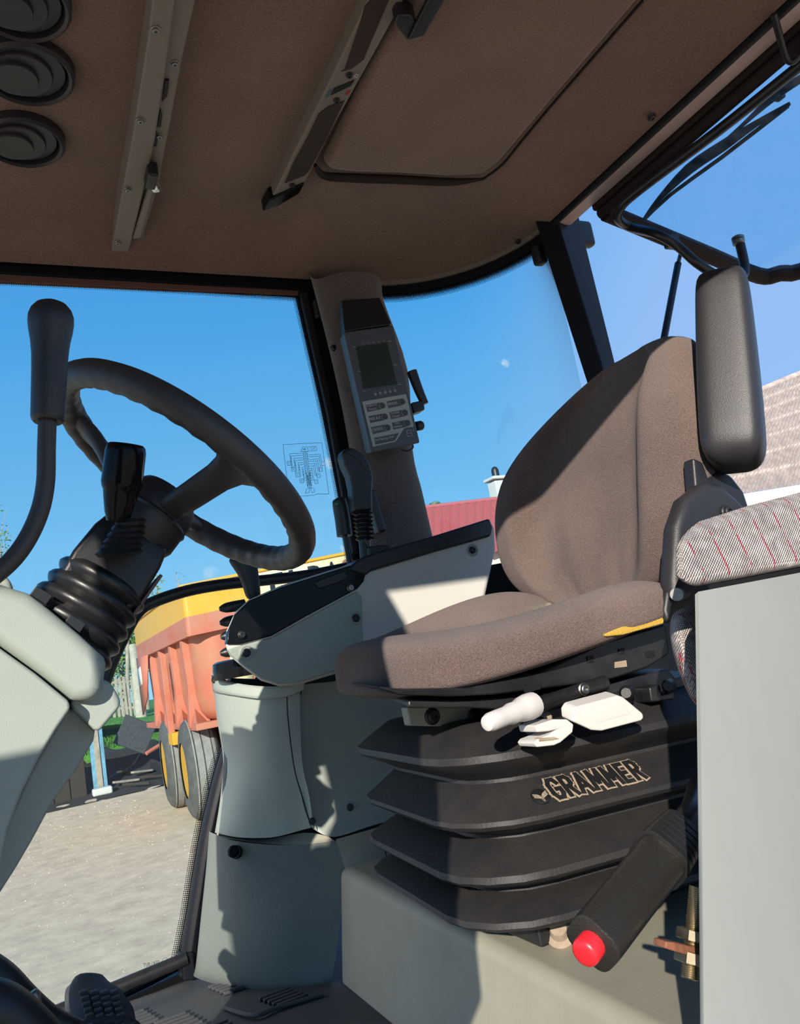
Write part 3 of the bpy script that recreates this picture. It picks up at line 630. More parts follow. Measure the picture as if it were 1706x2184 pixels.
# ================================================================ MONITOR ON THE PILLAR
mo = root('tractor_monitor', onY(840, 960, 1.56), 'grey work monitor with dark screen and French-lettered keypad on the pillar', 'monitor')
def mz(x, y, yv=1.52): return onY(720 + x / 7.28, 680 + y / 7.28, yv)
TL, TR, BR, BL = mz(95, 205), mz(865, 100), mz(1280, 1925), mz(520, 2085)
prism('case', [TL, TR, BR, BL], (.022, .075, .020), 'case', mo, bev=.004)
prism('top_cap', [onY(728, 640, 1.545), onY(810, 634, 1.545), onY(836, 692, 1.525), onY(735, 708, 1.525)], (.022, .07, .018), 'black', mo, bev=.004)
prism('lcd', [mz(*q, 1.5195) for q in ((285, 430), (770, 365), (925, 1015), (400, 1090))], (0, .004, 0), 'lcd', mo, bev=.0005)
pl = [(385, 1285), (1065, 1165), (1185, 1670), (1035, 1700), (905, 1905), (552, 1985)]
prism('keypad_plate', [mz(*q, 1.5185) for q in pl], (0, .003, 0), 'plate', mo, bev=.0005)
ux = (mz(1000, 1200) - mz(450, 1300)).normalized(); uz = (mz(450, 1340) - mz(520, 1640)).normalized()
def lab(name, words, x, y, w, h):  # zoom coords of lower-left corner
    for i, wd_ in enumerate(words):
        o = mz(x + (14 if i else 0), y + i * 55, 1.5165); fr_ = 1 if len(words) == 1 else min(1, len(wd_) / 9.5); o = o + ux * (mz(x + w, y) - mz(x, y)).length * (1 - fr_) * .4; wid = (mz(x + w, y) - mz(x, y)).length * fr_
        text(name, wd_, o, ux, uz, wid, (mz(x, y) - mz(x, y - h)).length, 'print_', mo)
def keyrow(x, y, words, w=255, r=43, h=105):
    P = [mz(x, y, 1.5175), mz(x + w * .98, y - w * .19, 1.5175), mz(x + w * 1.03, y - w * .19 + h, 1.5175), mz(x + 28, y + h, 1.5175)]
    prism('key_label', P, (0, .002, 0), 'case', mo, bev=.0003)
    c = mz(x + w - 5, y + 10, 1.5175); rr = (mz(x + r, y) - mz(x, y)).length
    lathe('key_ring', c + V(0, .001, 0), c - V(0, .001, 0), [(0, rr * 1.16), (1, rr * 1.16)], 'plate', mo, n=20)
    lathe('key_button', c, c - V(0, .0035, 0), [(0, rr), (.7, rr), (1, rr * .8)], 'key', mo, n=20)
    if len(words) == 1: lab('key_text', words, x + 20, y + 72, w - 85, 45)
    else: lab('key_text', words, x + 14, y + 36, w - 85, 34)
keyrow(440, 1340, ['Largeur de', 'Travail']); keyrow(765, 1280, ['MEMOIRE'], 240)
keyrow(482, 1512, ['MISE A 0']); keyrow(808, 1450, ['Position', 'Travail'], 240)
keyrow(522, 1682, ['CONTRASTE']); keyrow(845, 1612, ['Ctrl', 'Patinage'], 240)
prism('key_label', [mz(*q, 1.5175) for q in ((568, 1848), (955, 1770), (890, 1890), (590, 1950))], (0, .002, 0), 'case', mo, bev=.0003)
lab('key_text', ['Ctrl Patinage Actif'], 585, 1915, 310, 48)
tk = []
for a, b in (((225, 440), (268, 434)), ((780, 350), (838, 344)), ((312, 817), (355, 810)), ((868, 720), (925, 713)), ((385, 1122), (428, 1114)), ((935, 1022), (992, 1014))): tk.append([mz(*a, 1.518), mz(*b, 1.518)])
for i in range(5):
    tk.append([mz(402 + 78 * i, 372 - 11 * i, 1.518), mz(408 + 78 * i, 400 - 11 * i, 1.518)])
    tk.append([mz(575 + 76 * i, 1115 - 13 * i, 1.518), mz(578 + 76 * i, 1132 - 13 * i, 1.518)])
    c = mz(588 + 76 * i, 1168 - 13 * i, 1.518); rr = .0031
    tk.append([c + V(math.cos(a) * rr, 0, math.sin(a) * rr) for a in np.linspace(0, 2 * PI, 13)]); tk.append([c + V(math.cos(a) * rr * .5, 0, math.sin(a) * rr * .5) for a in (PI / 2, PI * 7 / 6, PI * 11 / 6, PI / 2)])
tk += [[mz(*q, 1.518) for q in ((1072, 1735), (1140, 1722), (1157, 1812), (1088, 1826), (1072, 1735))], [mz(1082, 1782, 1.518), mz(1150, 1770, 1.518)], [mz(1160, 1690, 1.518), mz(1152, 1620, 1.518)], [mz(1172, 1690, 1.518), mz(1184, 1750, 1.518)]]
stuff(quads('panel_print', tk, .0007, (0, -1, 0), 'print_', mo))
# arm and knob to the right of the monitor
tube('clamp_lever', Ys([(906, 862), (892, 830), (878, 792)], 1.535), [.0095, .011, .0125], 'black', mo, res=3)
pp('clamp_block', [(878, 858), (903, 853), (907, 873), (884, 880)], 1.52, .03, 'black', mo, bev=.003)
lathe('side_knob', onY(884, 910, 1.55), onY(901, 907, 1.55), [(0, .006), (.2, .011), (.8, .0115), (1, .009)], 'black', mo)
tube('cable_loop', Ys([(855, 958), (868, 962), (880, 956), (880, 948)], 1.56), .0018, 'black', mo, res=4, n=8)

# sticker on the door glass
st_ = []
def zz(x, y): return onY(590 + x / 7.417, 930 + y / 7.417, 1.743)
def pl_(*q): st_.append([zz(*a) for a in q])
pl_((100, 135), (715, 105), (825, 915), (640, 915), (600, 935), (300, 960), (195, 960), (100, 135))
pl_((380, 248), (415, 172), (480, 170), (510, 240), (380, 248)); pl_((500, 170), (625, 165), (635, 228), (520, 236)); pl_((420, 200), (450, 196), (450, 218), (430, 220)); pl_((520, 190), (560, 186)); pl_((575, 186), (610, 182)); pl_((545, 210), (600, 204))
pl_((418, 240), (495, 820)); pl_((440, 240), (520, 820)); pl_((455, 240), (535, 820)); pl_((475, 238), (552, 820))
L_, R2 = [], []
for i in range(5):
    x0, y0 = 205 + 65 * i, 280 + 72 * i
    pl_((x0, y0), (410 + 10 * i, y0 - 8)); pl_((x0 + 4, y0 + 38), (412 + 10 * i, y0 + 24)); pl_((x0, y0), (x0 + 32, y0 + 230)); pl_((x0 + 22, y0 + 45), (x0 + 50, y0 + 220))
    pl_((x0 + 30, y0 + 62), (x0 + 10, y0 + 80)); pl_((x0 + 34, y0 + 100), (x0 + 14, y0 + 120))
    x1 = 690 - 44 * i
    pl_((505 + 10 * i, y0 + 22), (x1, y0 + 8)); pl_((508 + 10 * i, y0 + 52), (x1 - 4, y0 + 40)); pl_((x1, y0 + 8), (x1 + 28, y0 + 215)); pl_((x1 - 20, y0 + 52), (x1 + 6, y0 + 210))
    if i < 4:
        bx, by = 165 + 66 * i, 405 + 92 * i
        pl_((bx, by), (bx + 60, by - 6), (bx + 68, by + 54), (bx + 8, by + 60), (bx, by)); pl_((bx + 20, by + 20), (bx + 44, by + 18)); pl_((bx + 22, by + 36), (bx + 46, by + 34))
        bx, by = 705 - 36 * i, 405 + 96 * i
        pl_((bx, by), (bx + 50, by - 5), (bx + 58, by + 54), (bx + 8, by + 60), (bx, by)); pl_((bx + 20, by + 22), (bx + 40, by + 20))
for i in range(14): pl_((408 + 5 * i, 285 + 38 * i), (432 + 5 * i, 283 + 38 * i)); pl_((482 + 5 * i, 285 + 38 * i), (500 + 5 * i, 283 + 38 * i))
pl_((470, 840), (520, 822), (515, 895), (455, 902), (470, 840)); pl_((530, 818), (585, 832), (605, 885), (560, 895), (530, 818))
stk = quads('gear_sticker', st_, .0009, (0, -1, 0), 'ink'); tag(stk, 'clear sticker printed with a gear shift diagram on the right door glass', 'sticker')
su = (zz(345, 905) - zz(245, 915)).normalized()
text('sticker_text', 'x 4', zz(270, 918), su, V(.05, 0, 1), .0095, .0055, 'ink', stk)
text('sticker_text', 'EO', zz(418, 222), su, V(.05, 0, 1), .0075, .0040, 'ink', stk)

# tape residue on the quarter glass
rs = mk('tape_residue', Ys([(1082, 862), (1098, 880), (1096, 902), (1080, 905), (1070, 925), (1062, 948), (1058, 930), (1066, 905), (1070, 885)], 1.625), [[0, 1, 2, 3, 8], [3, 4, 7, 8], [4, 5, 6, 7]], 'smear', fix=False, smooth=False)
tag(rs, 'torn clear tape residue stuck on the corner quarter glass', 'tape')

# ================================================================ RIGHT CONSOLE
co = root('side_console', onY(760, 1420, 1.4), 'long right-hand armrest console, pale grey side with glossy black front cap', 'console')
cpx = [(478, 1375), (482, 1345), (500, 1305), (530, 1278), (600, 1247), (760, 1198), (795, 1182), (930, 1143), (1045, 1108), (1056, 1125), (1058, 1170), (1030, 1300), (1000, 1340), (760, 1424), (640, 1460), (596, 1464), (556, 1452), (520, 1425), (490, 1400)]
pp('body', cpx, 1.39, .16, 'greylight', co, bev=.010, seg=3, shift=.05)
pp('front_cap', [(484, 1374), (486, 1348), (503, 1309), (532, 1281), (600, 1252), (740, 1208), (768, 1200), (782, 1216), (776, 1240), (762, 1256), (650, 1316), (580, 1356), (512, 1374)], 1.384, .02, 'gloss', co, bev=.002)
pp('top_rubber', [(740, 1214), (765, 1192), (795, 1180), (930, 1141), (1045, 1105), (1052, 1125), (1048, 1143), (930, 1176), (792, 1218), (780, 1228)], 1.38, .175, 'black', co, bev=.005)
pp('cap_recess', [(668, 1242), (736, 1217), (741, 1232), (730, 1240), (682, 1256)], 1.381, .006, 'black', co, bev=.002)
pp('lower_grey_cap', [(486, 1385), (512, 1377), (580, 1359), (650, 1320), (762, 1260), (772, 1272), (776, 1412), (640, 1455), (596, 1459), (558, 1447), (522, 1421), (494, 1398)], 1.3865, .01, 'grey', co, bev=.003)
for q, y, mm_ in (((747, 1254), 1.381, 'steel'), ((760, 1318), 1.383, 'black'), ((526, 1392), 1.383, 'black'), ((1008, 1173), 1.387, 'black'), ((516, 1354), 1.381, 'black')):
    screw(onY(*q, y), (0, -1, 0), .0062, co, mm_)
    if mm_ == 'black' and q[0] != 516:
        c = onY(*q, y + .002); lathe('screw_cup', c + V(0, .002, 0), c - V(0, .002, 0), [(0, .0125), (.8, .0125), (1, .0115), (.6, .009), (.6, 0)], 'grey', co, n=20)
# stack of black rubber fins at the console's front end
fb = root('console_boot', onY(500, 1420, 1.47), 'stack of black rubber folds at the front end of the console', 'rubber boot')
for x, y, w in ((492, 1297, 24), (490, 1327, 21), (488, 1357, 17), (490, 1392, 20)):
    a = onY(x - w, y + 2, 1.45); b = onY(x + 30, y - 8, 1.45)
    tube('fold', [a, a.lerp(b, .3), b], [.004, .0095, .010], 'rubber', fb, res=4)
# grab tube
gt_ = tag(tube('door_grab_tube', Ys([(215, 1480), (240, 1410), (268, 1350), (295, 1305), (330, 1283), (400, 1260), (480, 1246), (560, 1238), (660, 1226), (772, 1204)], 1.69), .0125, 'bmetal', res=5), 'black tubular grab bar bending along the right door behind the steering wheel', 'grab bar')

# levers on the console
j1 = root('joystick', onY(776, 1190, 1.46), 'tall black joystick with angled palm grip and coiled boot on the console', 'joystick')
pp('grip', [(729, 968), (734, 957), (752, 953), (775, 966), (790, 988), (797, 1015), (795, 1050), (796, 1088), (755, 1090), (752, 1040), (746, 1012), (736, 992)], 1.445, .034, 'black', j1, bev=.010, seg=4)
pp('grip_ridge', [(733, 966), (750, 960), (772, 974), (783, 998), (778, 1000), (766, 982), (748, 970)], 1.443, .01, 'black', j1, bev=.002)
for i in range(7):
    a = onY(773 + i * .8, 1095 + i * 9, 1.46); d = (onY(776, 1150, 1.46) - onY(772, 1095, 1.46)).normalized()
    lathe('boot_fold', a - d * .003, a + d * .003, [(0, .0165), (.5, .0215 - .0003 * i), (1, .0165)], 'rubber', j1, n=20)
tube('stem', Ys([(772, 1090), (781, 1200)], 1.46), .012, 'rubber', j1, res=1)
box('socket', onY(800, 1178, 1.46), (.05, .05, .02), 'black', j1, bev=.004)
tube('lead', Ys([(778, 1150), (790, 1172), (800, 1185)], 1.445), .003, 'black', j1, res=4, n=8)
j2 = root('small_lever', onY(745, 1195, 1.5), 'slim black lever with a green-topped handle beside the joystick', 'lever')
tube('handle', Ys([(735, 1143), (731, 1110), (724, 1070), (722, 1062)], 1.5), [.0165, .0165, .0155, .008], 'black', j2, res=4, n=16)
tube('stem', Ys([(735, 1140), (747, 1212)], 1.5), .0055, 'black', j2, res=1)
lathe('green_button', onY(721, 1074, 1.486), onY(719, 1070, 1.484), [(0, .006), (1, .005)], 'green', j2)
j3 = root('flared_lever', onY(548, 1275, 1.5), 'short black lever with a flared top at the front of the console', 'lever')
loft('handle', [[onY(x, y, 1.5 - d) for x, y, d in r] for r in (
    [(478, 1188, .0), (500, 1184, .012), (530, 1186, .014), (556, 1190, .0), (530, 1192, -.015), (500, 1190, -.013)],
    [(482, 1200, .0), (502, 1203, .012), (532, 1205, .014), (557, 1206, .0), (532, 1204, -.015), (502, 1202, -.013)],
    [(502, 1222, .0), (515, 1225, .012), (540, 1227, .014), (558, 1226, .0), (540, 1224, -.015), (515, 1224, -.013)],
    [(516, 1252, .0), (525, 1256, .012), (545, 1258, .014), (560, 1254, .0), (545, 1252, -.015), (525, 1252, -.013)],
    [(522, 1282, .0), (530, 1285, .012), (548, 1285, .014), (562, 1282, .0), (548, 1280, -.015), (530, 1280, -.013)])], 'black', j3, sub=2)

# ================================================================ STEERING
t = math.radians(42.4); WC = V(.214, 1.0, 2.268); RW = .1775
ux_, uy_, un_ = V(math.cos(t), 0, -math.sin(t)), V(0, 1, 0), V(math.sin(t), 0, math.cos(t))
sw = root('steering_wheel', WC - un_ * .07, 'brown-black steering wheel with finger grips and wide spokes', 'steering wheel')
def wp_(a, r, h=0): return WC + (ux_ * math.cos(a) + uy_ * math.sin(a)) * r + un_ * h
rings = []; n_ = 144
for i in range(n_):
    a = 2 * PI * i / n_; ring = []
    wob = .5 + .5 * math.cos(a * 40)
    near_sp = min(abs((a - s + PI) % (2 * PI) - PI) for s in (-.42, PI + .42 - 2 * PI + PI * 0, 1.9))
    for k in range(16):
        b = 2 * PI * k / 16; rr = .0172; inner = max(0, -math.cos(b)) * .8 + max(0, -math.sin(b)) * .5
        rr -= .0022 * wob * min(1, inner)
        ring.append(wp_(a, RW + rr * math.cos(b), rr * 1.05 * math.sin(b)))
    rings.append(ring)
loft('rim', rings, 'wheel', sw, closed=True, ang=60)
hubc = WC - un_ * .062
lathe('hub', hubc - un_ * .045, hubc + un_ * .03, [(0, .042), (.15, .047), (.6, .047), (.85, .045), (1, .036), (1.02, 0)], 'blackrough', sw, n=36)
lathe('hub_ring', hubc - un_ * .012, hubc - un_ * .006, [(0, .0475), (.5, .049), (1, .0475)], 'black', sw, n=36)
def spoke(a, wid_out):
    d = ux_ * math.cos(a) + uy_ * math.sin(a); s = un_.cross(d)
    rings = []
    for tt in np.linspace(0, 1, 9):
        r = .03 + (RW - .030 + .002) * tt; h = -.058 + .058 * smooth01(tt * 1.05); w = .017 + (.004 * tt) + wid_out * smooth01((tt - .68) / .32); th = .012 - .001 * tt
        p = WC + d * r + un_ * h
        rings.append([p + s * w * spow(math.cos(b), .8) + un_ * th * spow(math.sin(b), .8) for b in np.linspace(0, 2 * PI, 12, endpoint=False)])
    return loft('spoke', rings, 'wheel', sw, ang=60)
# spokes: to the near side, to the front, to the rear-right
ang_sp = [-1.28, PI - .55, 1.35]
for a, w in zip(ang_sp, (.028, .02, .02)): spoke(a, w)

sc2 = root('steering_column', WC - un_ * .45, 'steering column with ribbed black boot and grey moulded cover', 'steering column')
ca = hubc - un_ * .045
# column head block
hb = [V(.05, .058, -.125), V(.05, -.058, -.125), V(-.045, -.058, -.125), V(-.045, .058, -.125)]
def colp(a, b, h): return WC + ux_ * a + uy_ * b + un_ * h
hr = []
for h, w, l0, l1 in ((-.10, .036, -.040, .040), (-.125, .040, -.045, .046), (-.165, .040, -.045, .050), (-.195, .038, -.040, .046)):
    hr.append([colp(l1, -w, h), colp(l1, w, h), colp(l0, w, h), colp(l0, -w, h)])
loft('column_head', hr, 'black', sc2, bev=.006, smooth=True)
prism('brown_side', [colp(.050, -.034, -.130), colp(.050, .034, -.130), colp(.050, .03, -.185), colp(.052, -.03, -.188)], ux_ * .004, 'brown', sc2, bev=.001)
prof = []; nb = 8
for i in range(nb):
    t0 = i / nb; s_ = .054 + .015 * (i / nb)
    for q, dr in ((0, 0), (.25, .0065), (.5, .009), (.75, .0065)): prof.append((t0 + q / nb, s_ + dr))
prof.append((1, .062))
b0 = colp(.004, 0, -.165); b1 = colp(.01, -.0, -.315)
lathe('boot', b0, b1, prof, 'rubber', sc2, n=40, ell=.9, udir=(0, 1, 0), ang=80)
# clips at the boot's foot
for q in ((88, 1270), (160, 1330)):
    c = onY(*q, .93); box('boot_clip', c, (.02, .004, .012), 'bmetal', sc2, rot=Matrix.Rotation(.72, 3, 'Y'), bev=.001)
# grey cover
pp('upper_cover', [(-120, 1180), (-10, 1240), (60, 1262), (105, 1296), (170, 1350), (224, 1400), (228, 1414), (220, 1470), (206, 1500), (150, 1492), (75, 1432), (0, 1378), (-120, 1290)], .90, .22, 'grey', sc2, bev=.022, seg=5)
pp('lower_cover', [(-120, 1300), (-6, 1378), (75, 1436), (148, 1496), (150, 1512), (120, 1556), (80, 1622), (46, 1690), (16, 1770), (0, 1850), (-30, 1960), (-120, 1960)], .895, .20, 'grey', sc2, bev=.020, seg=5)
pp('cover_block', [(150, 1494), (214, 1446), (236, 1455), (258, 1492), (256, 1508), (212, 1560), (200, 1556), (158, 1515)], .925, .15, 'grey', sc2, bev=.012, seg=4)
pp('cover_leg', [(140, 1510), (162, 1512), (204, 1552), (200, 1580), (165, 1640), (110, 1715), (70, 1790), (35, 1850), (0, 1905), (-60, 2000), (-120, 2000), (-60, 1860), (10, 1760), (60, 1650)], .955, .13, 'grey', sc2, bev=.018, seg=5)
pp('cover_cap', [(-60, 1200), (6, 1222), (24, 1238), (30, 1262), (-60, 1240)], .97, .06, 'grey', sc2, bev=.012, seg=4)

lv = root('column_lever', onY(250, 1170, .91), 'stubby black shift lever with cylindrical knob rising from the steering column', 'lever')
yk = .90
for i in range(6):
    a = onY(262 + i * 5 - 8, 1178 - i * 13, .93 - i * .003)
    d = (onY(256, 1090, .92) - onY(262, 1178, .93)).normalized()
    lathe('collar_fold', a - d * .004, a + d * .004, [(0, .022 - i * .0013), (.5, .0265 - i * .0018), (1, .021 - i * .0014)], 'rubber', lv, n=20)
lathe('knob', onY(250, 1112, .91), onY(270, 948, .89), [(0, .0115), (.12, .015), (.3, .018), (.4, .0195), (.44, .0215), (.5, .0225), (.9, .0222), (.97, .021), (1, .0185), (.985, .013), (.985, 0)], 'gloss', lv, n=28)

sl_ = root('shuttle_lever', onY(0, 1210, .75), 'tall black lever with round-topped knob and bent shaft at the left', 'lever')
yk = .75
k = (onY(161, 800, yk) - onY(61, 800, yk)).length / 100
lathe('knob', onY(102, 900, yk), onY(110, 643, yk), [(0, 31 * k), (.015, 35 * k), (.04, 37 * k), (.4, 38.5 * k), (.55, 40 * k), (.66, 43.5 * k), (.74, 48 * k), (.81, 50.5 * k), (.87, 50 * k), (.92, 45 * k), (.96, 36 * k), (.985, 23 * k), (1, 0)], 'blackrough', sl_, n=36)
tube('shaft', Ys([(101, 895), (99, 960), (97, 1030), (85, 1090), (58, 1150), (20, 1200), (-40, 1250)], yk), 20 * k, 'wheel', sl_, res=6, n=18)

# ================================================================ PEDALS
pd = root('brake_pedal', onY(205, 2170, 1.22), 'black rubber pedal pad with raised grid tread at the bottom left', 'pedal')
pr = [Y3([(160, 2105, 1.235), (172, 2085, 1.235), (212, 2088, 1.235), (216, 2108, 1.23)]),
      Y3([(145, 2118, 1.225), (170, 2112, 1.215), (222, 2110, 1.205), (246, 2114, 1.20)]),
      Y3([(144, 2140, 1.21), (172, 2138, 1.195), (232, 2132, 1.18), (268, 2140, 1.175)]),
      Y3([(148, 2170, 1.195), (180, 2166, 1.175), (244, 2160, 1.16), (284, 2172, 1.16)]),
      Y3([(150, 2250, 1.18), (184, 2245, 1.16), (250, 2240, 1.15), (292, 2250, 1.15)])]
sheet('pad', pr, 'mat_', pd, ru=4, rv=4, thick=.012)
for j in range(5):
    for i in range(4):
        x = 178 + i * 22 + j * 3.2; y = 2119 + j * 12.5 - abs(i - 1.4) * 1.2
        c = onY(x, y, 1.193 - .0105 * j - .004 * i)
        box('tread_block', c, (.0095, .010, .006), 'mat_', pd, bev=.001, seg=1)
p2 = root('clutch_pedal', onY(230, 2250, 1.08), 'second rubber pedal pad cut by the bottom edge of the picture', 'pedal')
sheet('pad', [Y3([(160, 2186, 1.10), (215, 2172, 1.09), (270, 2172, 1.085), (296, 2186, 1.08)]), Y3([(150, 2260, 1.08), (215, 2250, 1.07), (280, 2250, 1.06), (310, 2260, 1.06)])], 'mat_', p2, ru=4, rv=3, thick=.012)
for i in range(5):
    box('tread_block', onY(190 + 22 * i, 2190 - 2 * i, 1.08), (.0095, .010, .005), 'rubber', p2, bev=.001, seg=1)
hs = root('pedal_arm', onY(60, 2184, 1.05), 'curved black pedal arm with a pale steel pin at the lower left corner', 'pedal arm')
tube('arm', Ys([(-60, 2040), (0, 2084), (50, 2136), (110, 2176), (170, 2200)], 1.10), [.016, .018, .018, .014, .012], 'black', hs, res=5)
tube('arm', Ys([(-60, 2130), (0, 2150), (60, 2200), (110, 2260)], 1.02), [.024, .026, .026, .026], 'black', hs, res=5)
tube('pin', Ys([(76, 2146), (71, 2120), (69, 2114)], 1.06), [.0065, .0065, .004], 'steel', hs, res=4)

# ================================================================ SEAT
se = root('operator_seat', V(.68, 1.0, 1.615), 'brown fabric suspension tractor seat on black bellows, flat armrest folded up', 'seat')
# cushion
SWV = math.radians(-9)
def cring(x, yl, yr, zb, zc_, zn, zf, n=36):
    cs_, sn_ = math.cos(SWV), math.sin(SWV)
    yc, hw = (yl + yr) / 2, (yr - yl) / 2; zm = (zb + max(zc_, zn * .5 + zf * .5)) / 2 * .4 + zb * .6; o = []
    for i in range(n):
        a = 2 * PI * i / n; v = spow(math.cos(a), .62); h = spow(math.sin(a), .55)
        zt = zc_ + ((zf if v > 0 else zn) - zc_) * smooth01((abs(v) - .25) / .55)
        a_, b_ = x - .62, yc + hw * v - 1.0
        o.append(V(.62 + a_ * cs_ - b_ * sn_, 1.0 + a_ * sn_ + b_ * cs_, zm + ((zt - zm) if h > 0 else (zm - zb)) * h))
    return o
st5 = [(.424, .93, 1.07, 1.972, 2.000, 2.000, 1.998), (.412, .90, 1.10, 1.958, 2.010, 2.010, 2.008), (.414, .85, 1.15, 1.948, 2.018, 2.016, 2.014), (.434, .80, 1.19, 1.940, 2.022, 2.020, 2.020), (.47, .772, 1.222, 1.938, 2.020, 2.020, 2.028),
       (.52, .762, 1.236, 1.940, 2.012, 2.020, 2.042), (.58, .758, 1.242, 1.945, 2.002, 2.024, 2.060), (.64, .758, 1.242, 1.952, 1.996, 2.032, 2.076), (.70, .760, 1.240, 1.960, 1.992, 2.042, 2.086), (.755, .766, 1.234, 1.970, 1.990, 2.048, 2.084), (.80, .775, 1.225, 1.978, 1.990, 2.038, 2.065), (.82, .80, 1.20, 1.985, 1.995, 2.018, 2.03)]
cr = [cring(*s) for s in st5]
loft('cushion', cr, 'seat', se, sub=2)
# backrest
def bring(z, yl, yr, bol, thk, n=96):
    yc, hw = (yl + yr) / 2, (yr - yl) / 2; xb = .835 + .30 * (z - 2.03); o = []
    for i in range(n):
        a = 2 * PI * i / n; v = spow(math.cos(a), .6); h = spow(math.sin(a), .6)
        fr = .012 - bol * smooth01((abs(v) - .46) / .24) + .0035 * math.sin(21 * (v + .9 * abs(z - 2.12))) * smooth01((.46 - abs(v)) / .15) * smooth01((2.26 - z) / .08)
        o.append(V(xb + (thk * h if h > 0 else (-fr + .02) * h), yc + hw * v, z))
    return o
bb = [(2.020, .92, 1.06, .00, .03), (2.026, .85, 1.13, .01, .05), (2.045, .81, 1.17, .02, .06), (2.075, .79, 1.222, .03, .065), (2.11, .772, 1.255, .04, .07), (2.16, .765, 1.282, .045, .07), (2.22, .762, 1.294, .048, .07),
      (2.28, .768, 1.286, .045, .065), (2.325, .782, 1.232, .04, .06), (2.36, .79, 1.150, .03, .055), (2.385, .80, 1.075, .02, .05), (2.402, .83, 1.01, .01, .04), (2.410, .88, .965, 0, .03)]
loft('backrest', [bring(*b) for b in bb], 'seat', se, sub=2)
# wrinkles are cloth folds: slight ridges on the backrest face
# upright armrest
AR0, AR1 = onY(1568, 1003, .735), onY(1540, 590, .735)
d = (AR1 - AR0).normalized(); u = V(1, 0, 0); u = (u - d * u.dot(d)).normalized(); v = d.cross(u); u, v = (u * .8 + v * .6), (v * .8 - u * .6)
if v.y > 0: v = -v
rings = []
Ln = (AR1 - AR0).length
for tt, s in ((0, .25), (.012, .55), (.04, .8), (.09, .95), (.16, 1.), (.5, .97), (.8, .90), (.93, .86), (.97, .78), (.99, .6), (1.0, .3)):
    p = AR0 + d * Ln * tt
    rings.append([p + (u * .050 * spow(math.cos(b), .45) + v * .042 * spow(math.sin(b), .45)) * s for b in np.linspace(0, 2 * PI, 28, endpoint=False)])
loft('armrest', rings, 'blackrough', se, sub=1)
# hinge cover
pp('hinge_cover', [(1436, 1235), (1442, 1120), (1462, 1060), (1510, 1022), (1540, 1030), (1575, 1060), (1600, 1085), (1600, 1130), (1480, 1280), (1440, 1285)], .735, .03, 'blackrough', se, bev=.012, seg=4)
pp('hinge_disc', [(1500, 1020), (1530, 1000), (1560, 1012), (1588, 1048), (1602, 1090), (1600, 1180), (1500, 1180)], .765, .02, 'black', se, bev=.006)
screw(onY(1550, 1092, .732), (0, -1, 0), .008, se, 'black', 'hinge_bolt')
pp('armrest_stay', [(1478, 975), (1500, 985), (1516, 1032), (1484, 1045)], .75, .02, 'black', se, bev=.004)
pp('hinge_foot', [(1424, 1255), (1470, 1250), (1482, 1275), (1482, 1300), (1425, 1330), (1418, 1300)], .745, .03, 'black', se, bev=.006)
lathe('pivot_bolt', onY(1446, 1268, .742), onY(1443, 1268, .73), [(0, .009), (1, .008)], 'steel', se)
box('back_pan', onY(1128, 1312, 1.12), (.02, .14, .03), 'beige', se, bev=.01)
pp('yellow_webbing', [(1290, 1352), (1340, 1330), (1400, 1315), (1418, 1310), (1416, 1330), (1330, 1354), (1292, 1358)], .752, .02, 'foam', se, bev=.003)
# pan and slide
pan = pp('seat_pan', [(800, 1464), (860, 1470), (1000, 1466), (1150, 1432), (1290, 1368), (1420, 1330), (1428, 1395), (1380, 1425), (1300, 1450), (1150, 1470), (1050, 1482), (960, 1486), (850, 1482)], .80, .34, 'bmetal', se, bev=.006, shift=.10)
for q in ([(1252, 1400), (1266, 1398), (1267, 1412), (1254, 1414)], [(1320, 1384), (1332, 1382), (1333, 1394), (1321, 1396)], [(1312, 1412), (1336, 1408), (1338, 1422), (1312, 1425)], [(1376, 1390), (1396, 1387), (1398, 1400), (1380, 1404)], [(1114, 1464), (1156, 1456), (1154, 1470), (1122, 1478)]):
    pp('pan_hole', q, .7985, .004, 'tan' if q[0][0] in (1312,) else 'dark', se, bev=.0005)
pp('slide_rail', [(870, 1492), (1000, 1492), (1160, 1478), (1300, 1455), (1424, 1425), (1440, 1446), (1490, 1430), (1490, 1520), (1440, 1480), (1300, 1490), (1150, 1518), (1000, 1510), (870, 1510)], .82, .28, 'bmetal', se, shift=.09, bev=.003)
pp('front_bracket', [(868, 1508), (1018, 1508), (1030, 1530), (1030, 1552), (876, 1548)], .93, .02, 'khaki', se, bev=.002)
for q in ((922, 1528), (1012, 1528)): screw(onY(*q, .929), (0, -1, 0), .009, se, 'black', 'bracket_bolt')
tube('adjuster_rod', Ys([(1130, 1508), (1190, 1490), (1245, 1470), (1290, 1456)], .785), [.009, .009, .0085, .009], 'bmetal', se, res=3)
screw(onY(1245, 1470, .775), (0, -1, 0), .0065, se, 'steel', 'rod_bolt')
for q in ((1338, 1477), (1428, 1462)): lathe('pin_cap', onY(*q, .80), onY(q[0] - 3, q[1] + 1, .775), [(0, .009), (.7, .009), (1, .006)], 'black', se)
pp('lever_bracket', [(1385, 1465), (1408, 1458), (1412, 1480), (1440, 1474), (1440, 1492), (1390, 1498)], .785, .03, 'bmetal', se, bev=.003)
pp('mount_plate', [(1225, 1500), (1360, 1465), (1372, 1540), (1240, 1580), (1130, 1590), (1130, 1520)], .815, .03, 'bmetal', se, bev=.003)
box('dust_cake', onY(1148, 1532, .81), (.03, .02, .012), 'tan', se, bev=.004)
